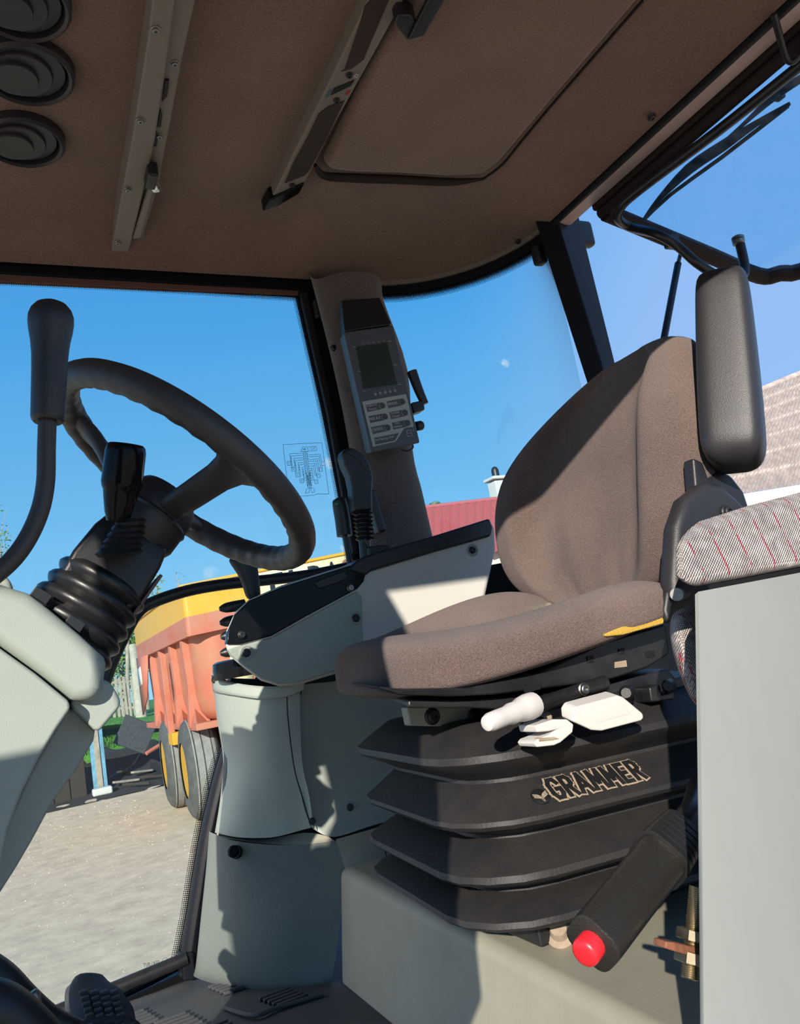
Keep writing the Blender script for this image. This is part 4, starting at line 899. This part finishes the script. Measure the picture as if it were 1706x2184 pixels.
# white controls
yh = .745
k = (onY(1200, 1530, yh) - onY(1100, 1530, yh)).length / 100
lathe('slide_handle', onY(1036, 1544, yh - .012), onY(1140, 1502, yh + .015), [(0, 8 * k), (.02, 13 * k), (.08, 16 * k), (.25, 16.5 * k), (.4, 16 * k), (.5, 19 * k), (.6, 18 * k), (.72, 22 * k), (.85, 24 * k), (.97, 23 * k), (1, 19 * k)], 'white', se, n=20)
wp2 = []
lo_ = [(1222, 1520), (1230, 1508), (1318, 1484), (1330, 1487), (1372, 1522), (1374, 1532), (1368, 1538), (1284, 1560), (1262, 1558), (1224, 1540)]
prism('weight_handle', Ys(lo_, .735), (0, .022, .006), 'white', se, bev=.005, seg=4)
pp('handle_ridge', [(1236, 1518), (1316, 1494), (1340, 1512), (1352, 1525), (1276, 1545), (1262, 1540)], .7345, .006, 'white', se, bev=.003)
kn = pp('height_knob', [(1142, 1547), (1180, 1534), (1210, 1534), (1224, 1545), (1222, 1562), (1196, 1584), (1182, 1590), (1146, 1594), (1140, 1585), (1146, 1577), (1170, 1568), (1188, 1556), (1170, 1560), (1146, 1562)], .745, .035, 'white', se, bev=.004, seg=3)
tube('knob_stem', Ys([(1150, 1550), (1130, 1545)], .79), .012, 'black', se, res=1)
pp('knob_slot', [(1150, 1574), (1184, 1572), (1194, 1576), (1180, 1579), (1150, 1582)], .744, .01, 'tan', se, bev=.001)
# bellows
BC = V(.505, .815, 0); sw_ = math.radians(6)
def brect(z, o, rc=.07):
    """plan ring of the bellows, grown outward by o from the valley outline"""
    x0, x1, y0, y1 = .475 - o, .98 + o, .845 - o, 1.20 + o; rcx = rc + o * .6; pts = []
    for cx_, cy_, a0 in ((x1 - rcx, y1 - rcx, 0), (x0 + rcx, y1 - rcx, 90), (x0 + rcx, y0 + rcx, 180), (x1 - rcx, y0 + rcx, 270)):
        for i in range(5):
            a = math.radians(a0 + 90 * i / 4); pts.append((cx_ + rcx * math.cos(a), cy_ + rcx * math.sin(a)))
    R_ = Matrix.Rotation(-math.radians(5), 2); o_ = []
    for a, b in pts:
        q = R_ @ Vector((a - .5, b - .83)); o_.append(V(q.x + .5, q.y + .83, z + (q.x) * -.03))
    return o_
bz = []
for z, o in ((1.898, -.03), (1.896, .0), (1.880, .028), (1.864, .052), (1.856, .054), (1.852, .050), (1.838, .018), (1.828, .0), (1.824, .001), (1.807, .0255), (1.790, .050), (1.785, .0515), (1.780, .047), (1.772, .02), (1.764, .0), (1.760, .001), (1.746, .030), (1.732, .054), (1.725, .056), (1.721, .052), (1.712, .025), (1.706, .006), (1.702, .008), (1.694, .035), (1.684, .056), (1.678, .058), (1.673, .052), (1.664, .02), (1.655, .0), (1.655, -.05)):
    bz.append(brect(z, o * .92))
loft('bellows', bz, 'bellows', se, ang=28)
# raised maker's lettering on the second fold
fa, fb_ = V(.5, .845 - .001, 1.824), V(.5, .845 - .046, 1.790)
fn = V(0, -(fa.z - fb_.z), -(fa.y - fb_.y)).normalized(); fn = V(0, -.52, .85)
R5 = Matrix.Rotation(-math.radians(5), 3, 'Z'); fu = R5 @ V(1, 0, 0); fu.z = -.03; fu.normalize(); fv = (R5 @ V(0, (fa.y - fb_.y), (fa.z - fb_.z))).normalized(); fn = fu.cross(fv).normalized()
p_f = R5 @ (fb_ - V(.5, .83, 0)) + V(.5, .83, 0)
def onF(px, py, l=.001): return onP(px, py, tuple(p_f + fn * l), tuple(fn))
o0 = onF(1188, 1705); wl = (onF(1378, 1660) - o0).length; hl = (onF(1184, 1706) - onF(1177, 1668)).length
GL = {'G': [[(.95, .78), (.74, 1), (.26, 1), (.02, .74), (.02, .26), (.26, 0), (.74, 0), (.95, .22), (.95, .46), (.56, .46)]], 'R': [[(.04, 0), (.04, 1), (.66, 1), (.90, .86), (.90, .62), (.66, .48), (.04, .48)], [(.5, .46), (.94, 0)]],
      'A': [[(0, 0), (.5, 1), (1, 0)], [(.22, .30), (.78, .30)]], 'M': [[(0, 0), (.10, 1), (.5, .30), (.90, 1), (1, 0)]], 'E': [[(.86, 1), (.05, 1), (.05, 0), (.86, 0)], [(.05, .5), (.76, .5)]]}
def letter(ch, x0, x1, w, lift, mt_, nm):
    segs = []
    for pl in GL[ch]:
        P = [o0 + fn * lift + fu * (x0 + (x1 - x0) * a) + fv * (hl * b) for a, b in pl]
        for a, b in zip(P, P[1:]):
            e_ = (b - a).normalized() * w * .42; segs.append([a - e_, b + e_])
    segs = [[a + fn * 4e-5 * k_, b + fn * 4e-5 * k_] for k_, (a, b) in enumerate(segs)]
    return quads(nm, segs, w, fn, mt_, se)
ux0 = 0
for ch, wd_ in zip('GRAMMER', (1.05, .95, 1.15, 1.25, 1.25, .85, .95)):
    tot = 7.45 + 6 * .50; x0 = wl * ux0 / tot; x1 = wl * (ux0 + wd_) / tot; ux0 += wd_ + .50
    letter(ch, x0, x1, hl * .34, .0008, 'tan', 'lettering_dirt'); letter(ch, x0, x1, hl * .21, .0020, 'bmetal', 'letter')
ec = onF(1152, 1700); er = (onF(1172, 1700) - ec).length
lathe('emblem', ec, ec + fn * .0022, [(0, er), (.8, er), (1, er * .93)], 'bmetal', se, n=28)
eb = []
def E_(x, y): return ec + fn * .0026 + fu * (x * er) + fv * (y * er)
for i in range(3):
    o = i * .2
    eb.append([E_(-.8, .30 - o), E_(-.30, .12 - o), E_(-.10 + i * .02, -.15 - o * .6), E_(-.02, -.85)])
    eb.append([E_(.85, .42 - o), E_(.35, .16 - o), E_(.12 - i * .02, -.12 - o * .6), E_(.06, -.85)])
quads('emblem_stripe', eb, er * .15, fn, 'tan', se)
tg = onP(960, 1570, tuple(V(.455, .95, 1.87)), (-.5, -.3, .8)); box('bellows_clip', tg, (.018, .03, .004), 'bmetal', se, bev=.001)
box('base_plate', (.74, 1.02, 1.640), (.42, .30, .03), 'bmetal', se, bev=.004)
lathe('base_bolt', onZ(1196, 1996, 1.63), onZ(1190, 1978, 1.645), [(0, .018), (.3, .018), (.5, .012), (1, .010)], 'tan', se)

# cloth-covered passenger pad on the left panel
pc = root('passenger_cushion', V(.75, .6, 2.004), 'woven beige cushion with pink threads lying on the left grey panel', 'cushion')
ppx = [(1440, 1170), (1450, 1142), (1490, 1112), (1590, 1080), (1706, 1050), (1900, 1000), (1900, 1170), (1706, 1208), (1560, 1236), (1456, 1254), (1440, 1226)]
npx = len(ppx); pv = Ys(ppx, .50) + [onY(a + 12, b, .66) for a, b in ppx]
mk('pad', pv, [list(range(npx))[::-1], list(range(npx, 2 * npx))] + [[i, (i + 1) % npx, npx + (i + 1) % npx, npx + i] for i in range(npx)], 'woven', pc, bev=.022, seg=6)
fl_ = loft('loose_cover', [[onY(x, y, yy) for x, y, yy in r] for r in (
    [(1425, 1300, .62), (1445, 1290, .60), (1480, 1290, .60), (1530, 1290, .62), (1500, 1290, .66), (1450, 1290, .66)],
    [(1418, 1345, .62), (1440, 1340, .59), (1480, 1345, .585), (1560, 1345, .62), (1500, 1345, .67), (1440, 1345, .67)],
    [(1428, 1400, .62), (1450, 1400, .59), (1490, 1400, .585), (1560, 1400, .62), (1500, 1400, .66), (1450, 1400, .66)],
    [(1446, 1450, .62), (1470, 1455, .595), (1500, 1455, .59), (1560, 1455, .62), (1520, 1450, .65), (1470, 1450, .65)],
    [(1478, 1515, .62), (1492, 1525, .605), (1520, 1525, .605), (1560, 1520, .62), (1530, 1520, .64), (1500, 1518, .64)])], 'woven', pc, sub=2)

# ================================================================ PARKING BRAKE
pk = root('parking_brake', onY(1490, 1740, .70), 'black parking brake lever with ribbed collar and red release button', 'brake lever')
ax0, ax1 = onY(1264, 2012, .565), onY(1404, 1836, .61)
d = (ax1 - ax0).normalized(); nv = (Vector(EYE) - ax0).normalized(); s = d.cross(nv).normalized(); nv = s.cross(d).normalized()
def grip(tt, ws, wn): 
    p = ax0.lerp(ax1, tt)
    return [p + s * ws * spow(math.cos(b), .55) + nv * wn * spow(math.sin(b), .6) for b in np.linspace(0, 2 * PI, 24, endpoint=False)]
leather = mat('grained_grip', (.022, .020, .017), .33, bump=.0); 
_n = leather.node_tree; vo = _n.nodes.new('ShaderNodeTexVoronoi'); vo.feature = 'DISTANCE_TO_EDGE'; vo.inputs['Scale'].default_value = 330; tcx = _n.nodes.new('ShaderNodeTexCoord'); _n.links.new(tcx.outputs['Object'], vo.inputs['Vector'])
_b = _n.nodes.new('ShaderNodeBump'); _b.inputs['Strength'].default_value = .5; _b.inputs['Distance'].default_value = .001; _n.links.new(vo.outputs[0], _b.inputs['Height']); _n.links.new(_b.outputs[0], _n.nodes['Principled BSDF'].inputs['Normal'])
loft('grip', [grip(-.01, .018, .016), grip(0, .0215, .0185), grip(.05, .0222, .019), grip(.5, .0225, .0195), grip(1, .0235, .020)], leather, pk, ang=40)
rg = []
for i in range(6):
    t0 = 1.0 + i * .062; w = .0265 - i * .0006
    rg += [grip(t0, w - .003, .021), grip(t0 + .006, w, .0235), grip(t0 + .052, w, .0235), grip(t0 + .058, w - .003, .021)]
rg += [grip(1.42, .019, .018)]
loft('ribbed_collar', rg, 'rubber', pk, ang=40)
tube('shaft', [ax0.lerp(ax1, 1.4), ax0.lerp(ax1, 1.75), ax0.lerp(ax1, 2.3) + V(0, .03, -.01)], [.0165, .0165, .0165], 'bmetal', pk, res=3)
lathe('release_button', ax0 - d * .001 + s * 0, ax0 - d * .016, [(0, .0115), (.75, .0115), (.9, .0105), (1, .008), (1, 0)], 'red', pk, n=16)
# bolt
bt = root('threaded_bolt', onY(1472, 2085, .60), 'yellow zinc bolt with two nuts and a rusty plate beside the left panel', 'bolt')
q0, q1 = onY(1471, 2088, .538), onY(1488, 1890, .538)
pf = []; 
for i in range(46): pf += [(i / 46, .0062), ((i + .5) / 46, .0072)]
lathe('threaded_rod', q0, q1, pf, 'brass', bt, n=12, ang=20)
for a in ((.16, .29), (.40, .52)):
    lathe('nut', q0.lerp(q1, a[0]), q0.lerp(q1, a[1]), [(0, .0125), (.06, .0138), (.94, .0138), (1, .0125)], 'brass', bt, n=6, ang=20)
pp('rusty_plate', [(1421, 2008), (1440, 2010), (1520, 2030), (1520, 2052), (1440, 2030), (1419, 2023)], .531, .014, 'rust', bt, bev=.001)

# ================================================================ OUTSIDE
gr = struct(mk('floor_yard', [V(-60, -30, 0), V(90, -30, 0), V(90, 120, 0), V(-60, 120, 0)], [[0, 1, 2, 3]], 'ground', fix=False, smooth=False))
rng = random.Random(3); vsx, fs = [], []
for i in range(700):
    a = rng.uniform(5, 18); x = rng.uniform(-1.5, 1.9); r = rng.uniform(.004, .015) * (a / 10); b = len(vsx); q = rng.uniform(0, 6)
    vsx += [V(x + r * math.cos(q + w), a + r * math.sin(q + w) * 1.2, 0) for w in (0, 2.1, 4.2)] + [V(x, a, r * .6)]
    fs += [[b, b + 1, b + 3], [b + 1, b + 2, b + 3], [b + 2, b, b + 3]]
stuff(tag(mk('gravel', vsx, fs, 'ground', fix=False, smooth=False), 'loose gravel stones scattered over the dusty yard', 'gravel'))

# --- dump trailer
T0 = V(2.26, 11.75, 0); ea, ee = V(-.01, 1, 0).normalized(), V(1, -.06, 0).normalized()
def T(u, v, z): return T0 + ee * u + ea * v + V(0, 0, z + .075 * u * min(1, max(0, (z - 1.6) / 1.4)))   # the tipping body leans a little
tr = root('dump_trailer', T(1.2, 2.5, 0), 'old red and yellow tipping trailer with orange wheels parked outside', 'trailer')
TW, TL_ = 2.9, 5.2
def pad(u0, u1, v0, v1, rc, z):
    pts = []
    for cu, cv, a0 in ((u1 - rc, v1 - rc, 0), (u0 + rc, v1 - rc, 90), (u0 + rc, v0 + rc, 180), (u1 - rc, v0 + rc, 270)):
        for i in range(6):
            a = math.radians(a0 + 18 * i); pts.append(T(cu + rc * math.cos(a), cv + rc * math.sin(a), z))
    return pts
body = loft('body', [pad(.42, TW - .42, .42, TL_ - .42, .2, 1.44), pad(.26, TW - .26, .26, TL_ - .26, .34, 1.50), pad(.18, TW - .18, .18, TL_ - .18, .40, 1.62), pad(.14, TW - .14, .14, TL_ - .14, .40, 1.85), pad(.12, TW - .12, .12, TL_ - .12, .35, 2.80)], 'redpaint', tr, ang=40)
def ring_wall(name, z0, z1, o, th, mt):
    pz = lambda a, b, c, d, r: [pad(a, b, c, d, r, z0), pad(a, b, c, d, r, z1)]
    A0, A1 = pz(-o, TW + o, -o, TL_ + o, .06); B0, B1 = pz(-o + th, TW + o - th, -o + th, TL_ + o - th, .05)
    rings = [list(q) for q in zip(A0, A1, B1, B0)]
    return loft(name, rings, mt, tr, closed=True, ang=40)
ring_wall('top_rim', 2.72, 3.0, .0, .16, 'redpaint')
ring_wall('extension', 3.0, 3.45, .0, .05, 'yellow')
ring_wall('extension_lip', 3.44, 3.48, .03, .10, 'yellow')
def tbox(name, u0, u1, v0, v1, z0, z1, mt, par=tr, bev=.01):
    return prism(name, [T(u0, v0, z0), T(u1, v0, z0), T(u1, v1, z0), T(u0, v1, z0)], (0, 0, z1 - z0), mt, par, bev=bev)
for v in (.72, 1.75, 2.8, 3.85):
    loft('side_rib', [[T(u, v + w * .07, z) for u, w in ((a, -1), (a, 1), (.30, 1.2), (.30, -1.2))] for a, z in ((.0, 1.40), (.0, 1.5), (.04, 2.0), (.02, 2.78))], 'redpaint', tr, ang=30)
    mk('rib_gusset', [T(0.0, v - .07, 1.42), T(0.0, v + .07, 1.42), T(.05, v - .36, 1.40), T(.1, v - .07, 1.68), T(.3, v - .07, 1.42)], [[0, 2, 3], [0, 3, 1], [2, 4, 3], [1, 3, 4]], 'redpaint', tr)
tbox('sill_beam', .02, TW - .02, .30, TL_ - .1, 1.36, 1.46, 'redpaint')
tbox('rear_beam', .5, TW - .3, .34, .5, 1.1, 1.40, 'rust')
tbox('chassis', .6, TW - .6, .6, TL_ + 1.2, .95, 1.35, 'rust')
tbox('red_post', -.06, .04, 2.15, 2.27, 1.30, 2.55, 'redpaint')
tbox('axle_bracket', -.05, .5, 1.95, 2.35, 1.12, 1.32, 'yellow')
mk('corner_flap', [T(-.02, TL_ - .1, 2.75), T(-.02, TL_ - 1.5, 2.72), T(-.02, TL_ - .9, 1.95), T(-.02, TL_ - .1, 1.62)], [[0, 1, 2, 3]], 'redpaint', tr, fix=False, solid=.03)
mk('paper_label', [T(.58, .115, 2.36), T(.86, .115, 2.38), T(.90, .125, 1.86), T(.66, .125, 1.84)], [[0, 1, 2, 3]], 'cream', tr, fix=False, solid=.01)
mk('paper_label', [T(-.04, TL_ - .18, 2.52), T(-.04, TL_ - .6, 2.56), T(-.04, TL_ - .62, 2.22), T(-.04, TL_ - .25, 2.18)], [[0, 1, 2, 3]], 'print_', tr, fix=False, solid=.01)
# cream name board with the partly hidden name
mk('name_board', [T(1.15, -.012, 3.05), T(TW - .12, -.012, 3.05), T(TW - .12, -.012, 3.43), T(1.15, -.012, 3.43)], [[0, 1, 2, 3]], 'cream', tr, fix=False, solid=.012)
for ch, u, mt_ in (('F', 1.30, 'ink'), ('L', 1.62, 'ink'), ('D', 1.93, 'ink'), ('A', 2.22, 'ink'), ('S', 2.50, 'rust')):
    text('board_letter', ch, T(u, -.024, 3.08), (T(2, 0, 3.2) - T(1, 0, 3.2)), V(0, 0, 1), .22, .29, mt_, tr, extrude=.004, offset=.02)
tube('clearance_board', [T(1.15, -.03, 3.45), T(TW - .1, -.03, 3.45)], .02, 'yellow', tr, res=1)
def wheel(u, v):
    R_, wdt = .76, .52; c0, c1 = T(u, v, R_), T(u + wdt, v, R_)
    wh = lathe('wheel', c0, c1, [(0, .42), (0, .52), (.02, .62), (.09, .70), (.18, .745), (.22, .752), (.24, .735), (.26, .752), (.44, .758), (.46, .742), (.48, .758), (.70, .754), (.72, .738), (.74, .752), (.82, .74), (.92, .69), (1, .52), (1, .42)], 'tyre', tr, n=48, ang=50, caps=False)
    wh.data.materials.append(MT['tread'])
    for p in wh.data.polygons:
        if abs(p.normal.dot(ee)) < .6: p.material_index = 1
    lathe('wheel_rim', T(u + .02, v, R_), T(u + .2, v, R_), [(0, .43), (.0, .40), (.5, .36), (.6, .20), (.3, .14), (.3, 0)], 'yellow', wh, n=36)
for v in (1.25, 3.1): wheel(-.06, v); wheel(TW - .46, v)

# --- house with red tiled roof
hr_ = root('red_roof_house', V(20, 26, 0), 'house behind the seat with a red tiled metal roof', 'house')
HA, HB = onY(840, 1092, 27.), onY(1330, 1032, 27.); HC, HD = onY(840, 1200, 23.5), onY(1330, 1160, 23.5)
rows_, nx, nr = [], 90, 16
vsx, fs = [], []
for j in range(nr):
    for jj in (0, .98):
        tt = (j + jj) / nr
        for i in range(nx + 1):
            a = HC.lerp(HD, i / nx); b = HA.lerp(HB, i / nx); p = a.lerp(b, tt)
            vsx.append(p + V(0, -.05, .08) * (1 if jj == 0 else 0) + V(0, -.02, .04) * math.sin(i * PI * 2 / 3.0))
n1 = nx + 1
fs = [[j * n1 + i, j * n1 + i + 1, (j + 1) * n1 + i + 1, (j + 1) * n1 + i] for j in range(2 * nr - 1) for i in range(nx)]
stuff(mk('roof_tiles', vsx, fs, 'rooftile', hr_, fix=False, ang=40))
tube('ridge_cap', [HA + V(0, 0, .03), HB + V(0, 0, .03)], .09, 'rooftile', hr_, res=1)
mk('rear_slope', [HA, HB, HB + V(0, 4, -2.2), HA + V(0, 4, -2.2)], [[0, 1, 2, 3]], 'rooftile', hr_, fix=False)
prism('wall', [V(HC.x + .4, 23.9, 0), V(HD.x - .4, 23.9, 0), V(HD.x - .4, 30.5, 0), V(HC.x + .4, 30.5, 0)], (0, 0, HC.z + .1), 'render', hr_, bev=0)
cb = onY(1062, 1080, 27.2); box('chimney', (cb.x + .2, 27.2, cb.z + .3), (.62, .6, 1.5), 'render', hr_, bev=.02)
cp = onY(1057, 1016, 27.2); box('chimney_cap', (cb.x + .2, 27.2, cp.z - .12), (.85, .8, .12), 'render', hr_, bev=.02)
lathe('chimney_pipe', (cb.x + .2, 27.2, cp.z - .1), (cb.x + .2, 27.2, cp.z + .42), [(0, .16), (.7, .16), (.9, .12), (1, .05)], 'black', hr_)

# --- grey slate roofed building at right
bs = root('slate_roof_barn', V(18, 14, 0), 'building at the right with a weathered corrugated slate roof and white eaves', 'barn')
EA, EB = onY(1480, 1076, 12.), onY(1900, 1006, 12.); RA, RB = onY(1560, 862, 15.), onY(1960, 690, 15.)
RA = onY(1585, 848, 15.); vsx, fs = [], []; nx, nr = 200, 7
for j in range(nr):
    for jj in (0, .98):
        tt = (j + jj) / nr
        for i in range(nx + 1):
            p = EA.lerp(EB, i / nx).lerp(RA.lerp(RB, i / nx), tt)
            vsx.append(p + V(0, -.02, .05) * (1 if jj == 0 else 0) + V(0, -.02, .03) * math.sin(i * PI / 2))
n1 = nx + 1; fs = [[j * n1 + i, j * n1 + i + 1, (j + 1) * n1 + i + 1, (j + 1) * n1 + i] for j in range(2 * nr - 1) for i in range(nx)]
stuff(mk('slate_sheets', vsx, fs, 'slate', bs, fix=False, ang=60))
tube('ridge_cap', [RA, RB], .10, 'slate', bs, res=1)
prism('eave_board', [EA + V(0, -.02, .05), EB + V(0, -.02, .05), EB + V(0, -.02, -.30), EA + V(0, -.02, -.30)], (0, .08, 0), 'render', bs, bev=.01)
prism('wall', [V(EA.x + .1, 12.3, 0), V(EB.x, 12.3, 0), V(EB.x, 17, 0), V(EA.x + .1, 17, 0)], (0, 0, EA.z - .2), 'render', bs, bev=0)
mk('rear_slope', [RA, RB, RB + V(0, 3, -2.4), RA + V(0, 3, -2.4)], [[0, 1, 2, 3]], 'slate', bs, fix=False)

# --- far left corner of the yard
def leaves(name, c, rad, n, size, mt, parent, seed):
    r = random.Random(seed); vsx, fs = [], []
    for i in range(n):
        d = Vector((r.gauss(0, 1), r.gauss(0, 1), r.gauss(0, 1))).normalized() * r.random() ** .4
        p = Vector(c) + Vector((d.x * rad[0], d.y * rad[1], d.z * rad[2])); a = Vector((r.gauss(0, 1), r.gauss(0, 1), r.gauss(0, 1))).normalized(); u, v, _ = frame_of(a); s = size * r.uniform(.6, 1.3); b = len(vsx)
        vsx += [p - u * s, p - v * s * .5, p + u * s, p + v * s * .5 + a * s * .2]; fs.append([b, b + 1, b + 2, b + 3])
    return stuff(mk(name, vsx, fs, mt, parent, fix=False, smooth=False))
def tree(nm, px, top, y, bz, rad, n, size, mt, label, seed, trunk=.08, cat='tree'):
    b = onY(px, top, y); h = b.z - bz; b.z = bz; r = root(nm, V(b.x, y, b.z), label, cat)
    tube('trunk', [V(b.x, y, b.z - .1), V(b.x + .05, y, b.z + h * .5), V(b.x, y, b.z + h * .9)], [trunk, trunk * .8, trunk * .3], 'wood', r, res=3, n=8)
    rg_ = random.Random(seed)
    for i in range(6):
        z = b.z + h * (.4 + .09 * i); a = rg_.uniform(0, 6.3); tube('branch', [V(b.x, y, z), V(b.x + math.cos(a) * rad[0] * .8, y + math.sin(a) * rad[1] * .6, z + h * .15)], [trunk * .4, trunk * .15], 'wood', r, res=1, n=6)
    leaves('foliage', (b.x, y, b.z + h - rad[2] * .8), rad, n, size, mt, r, seed)
bank = struct(sheet('floor_bank', [[V(-6, 22.3, .0), V(-2, 22.3, .0), V(1.6, 22.3, .6), V(3.0, 22.3, .6), V(5, 22.6, .3)], [V(-6, 23.5, .9), V(-2, 23.5, .9), V(1.6, 23.5, 1.15), V(3.2, 23.5, 1.05), V(5, 23.5, .8)], [V(-6, 26, 1.5), V(-2, 26, 1.5), V(1.6, 26, 1.6), V(3.4, 26, 1.5), V(6, 26, 1.4)], [V(-8, 64, 1.6), V(-2, 64, 1.6), V(3, 64, 1.6), V(8, 64, 1.6), V(12, 64, 1.5)]], 'grass', ru=4, rv=4))
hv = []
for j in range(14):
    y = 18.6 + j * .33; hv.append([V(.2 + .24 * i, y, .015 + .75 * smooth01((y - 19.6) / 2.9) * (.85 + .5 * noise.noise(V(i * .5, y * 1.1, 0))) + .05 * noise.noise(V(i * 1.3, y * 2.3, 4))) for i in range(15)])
struct(sheet('floor_heap', hv, 'shade_soil', ru=2, rv=2))
rg2 = random.Random(5); vsx, fs = [], []
for i in range(5000):
    y = 22.6 + 1.75 * rg2.random(); x = rg2.uniform(1.0, 2.6); z = .6 + .55 * min(1, (y - 22.3) / 1.2) + .4 * max(0, min(1, (y - 23.5) / 2.5)); h = rg2.uniform(.08, .22); a = rg2.uniform(0, 3.1); b = len(vsx)
    vsx += [V(x - .02 * math.cos(a), y - .02 * math.sin(a), z), V(x + .02 * math.cos(a), y + .02 * math.sin(a), z), V(x + rg2.uniform(-.06, .06), y + rg2.uniform(-.06, .06), z + h)]; fs.append([b, b + 1, b + 2])
stuff(tag(mk('grass', vsx, fs, 'grass', fix=False, smooth=False), 'bright green grass growing on the bank below the picket fence', 'grass'))
fe = root('picket_fence', V(2.5, 24.5, 1.3), 'grey weathered picket fence on the grass bank behind the trailer', 'fence')
for i, q in enumerate((208, 222, 236, 246, 255, 263, 271, 280)):
    a = onY(q, 1446 + (i * 3) % 7, 24.5); box('picket', (a.x, 24.5, a.z - .62), (.075, .03, 1.35), 'wood', fe, bev=.005)
for py in (1456, 1512):
    a, b = onY(200, py + 4, 24.53), onY(300, py - 4, 24.53); tube('fence_rail', [a, b], .045, 'wood', fe, res=1, n=6)
a = onY(283, 1375, 23.6); b = onY(306, 1560, 23.2); tag(tube('birch_trunk', [V(b.x, b.y, b.z - .3), b.lerp(a, .5), a], [.17, .14, .11], 'bark', res=4), 'pale bare trunk standing by the rear corner of the trailer', 'trunk')
a = onY(272, 1330, 25.); b = onY(272, 1470, 25.); tag(tube('utility_pole', [V(b.x, 25, 1.2), b, a], .06, 'wood', res=1), 'thin grey pole behind the picket fence', 'pole')
tree('green_bush', 245, 1345, 25.8, 1.5, (.75, .6, 1.1), 900, .075, 'leaf', 'green leafy bush behind the picket fence', 11, cat='bush')
tree('dense_bush', 290, 1300, 29., 1.6, (.9, .7, 1.3), 900, .085, 'leaf2', 'pale green bush behind the birch trunk', 12, cat='bush')
tree('slim_tree', 330, 1225, 40., 1.6, (.55, .8, 2.0), 260, .08, 'leaf2', 'slim pale tree rising above the yellow trailer edge', 13, .06)
tree('bare_tree', 378, 1215, 48., 1.6, (.45, .8, 2.2), 90, .07, 'wood', 'almost bare tree with few leaves beyond the trailer', 14, .06)
tree('twiggy_tree', -8, 1085, 42., 1.6, (.6, .8, 2.4), 170, .08, 'leaf', 'twiggy tree at the left edge behind the bent lever', 15, .06)
tree('far_tree', 926, 1072, 60., 0., (.6, .8, .7), 200, .14, 'leaf', 'tree top peeking over the red tiled roof', 16, .2)
# shed, post, scrap
sh = root('dark_shed', V(0, 20, 0), 'timber shed wall beyond the steering cover, coloured dark for shade', 'shed')
a = onY(80, 1720, 19.6); b = onY(204, 1560, 19.6)
for i in range(11):
    x = a.x - 2.2 + i * .34; 
    if x + .34 > onY(205, 1690, 19.9).x: break
    box('plank', (x, 19.9 + .02 * (i % 2), .75), (.32, .06, 1.55), 'darkwood', sh, bev=.01)  # shade of the shed recess is put into the dark plank colour
bpst = root('blue_post', onY(216, 1690, 20.), 'upright post with peeling blue paint and a bare wood strip', 'post')
pb = onY(216, 1688, 20.).x
box('post', (pb, 20., .72), (.30, .16, 1.5), 'bluewood', bpst, bev=.01)
box('wood_strip', (pb - .01, 19.905, .74), (.12, .03, 1.5), 'wood', bpst, bev=.005)
tag(box('kerb_stone', (pb, 19.70, .08), (.42, .3, .16), 'render', bev=.04, seg=3), 'white stone at the foot of the blue post', 'stone')
sc3 = onY(288, 1566, 20.5)
sm = box('scrap_sheet', sc3, (.78, .05, .72), mat('grey_perforated_sheet', (.045, .045, .05), .7, bump=1., bscale=30, var=.5, vscale=30), rot=Matrix.Rotation(.55, 3, 'Y') @ Matrix.Rotation(-.2, 3, 'X'), bev=.01)
tag(sm, 'dark tilted sheet of scrap standing on the heap by the trailer', 'scrap sheet')
for i, (px, y, w, a, mt_, lb) in enumerate(((264, 20.0, .6, .3, 'wood', 'pale board lying flat nearest the blue post'), (262, 20.6, .8, 1.2, 'darkwood', 'dark board lying steeply away below the scrap sheet'), (285, 19.3, .6, -.4, 'darkwood', 'dark board at the front of the scrap heap'),
                                     (300, 20.4, .55, .5, 'wood', 'grey board in the middle of the scrap heap'), (322, 19.9, .6, -.2, 'darkwood', 'dark board at the heap end beside the trailer wheels'))):
    p = onY(px, 1620, y); hz_ = .015 + .75 * smooth01((y - 19.6) / 2.9)
    tag(box('scrap_board', V(p.x, y, hz_ + .10), (w, .12, .05), mt_, rot=Matrix.Rotation(a, 3, 'Z') @ Matrix.Rotation(.12, 3, 'Y'), bev=.008), lb, 'board', 'boards in the scrap heap')
a, b = onY(312, 1607, 19.4), onY(343, 1588, 19.6); tag(tube('pink_pipe', [a, b], .045, 'redpaint', res=1, n=10), 'short faded pink pipe sticking out of the scrap heap', 'pipe')
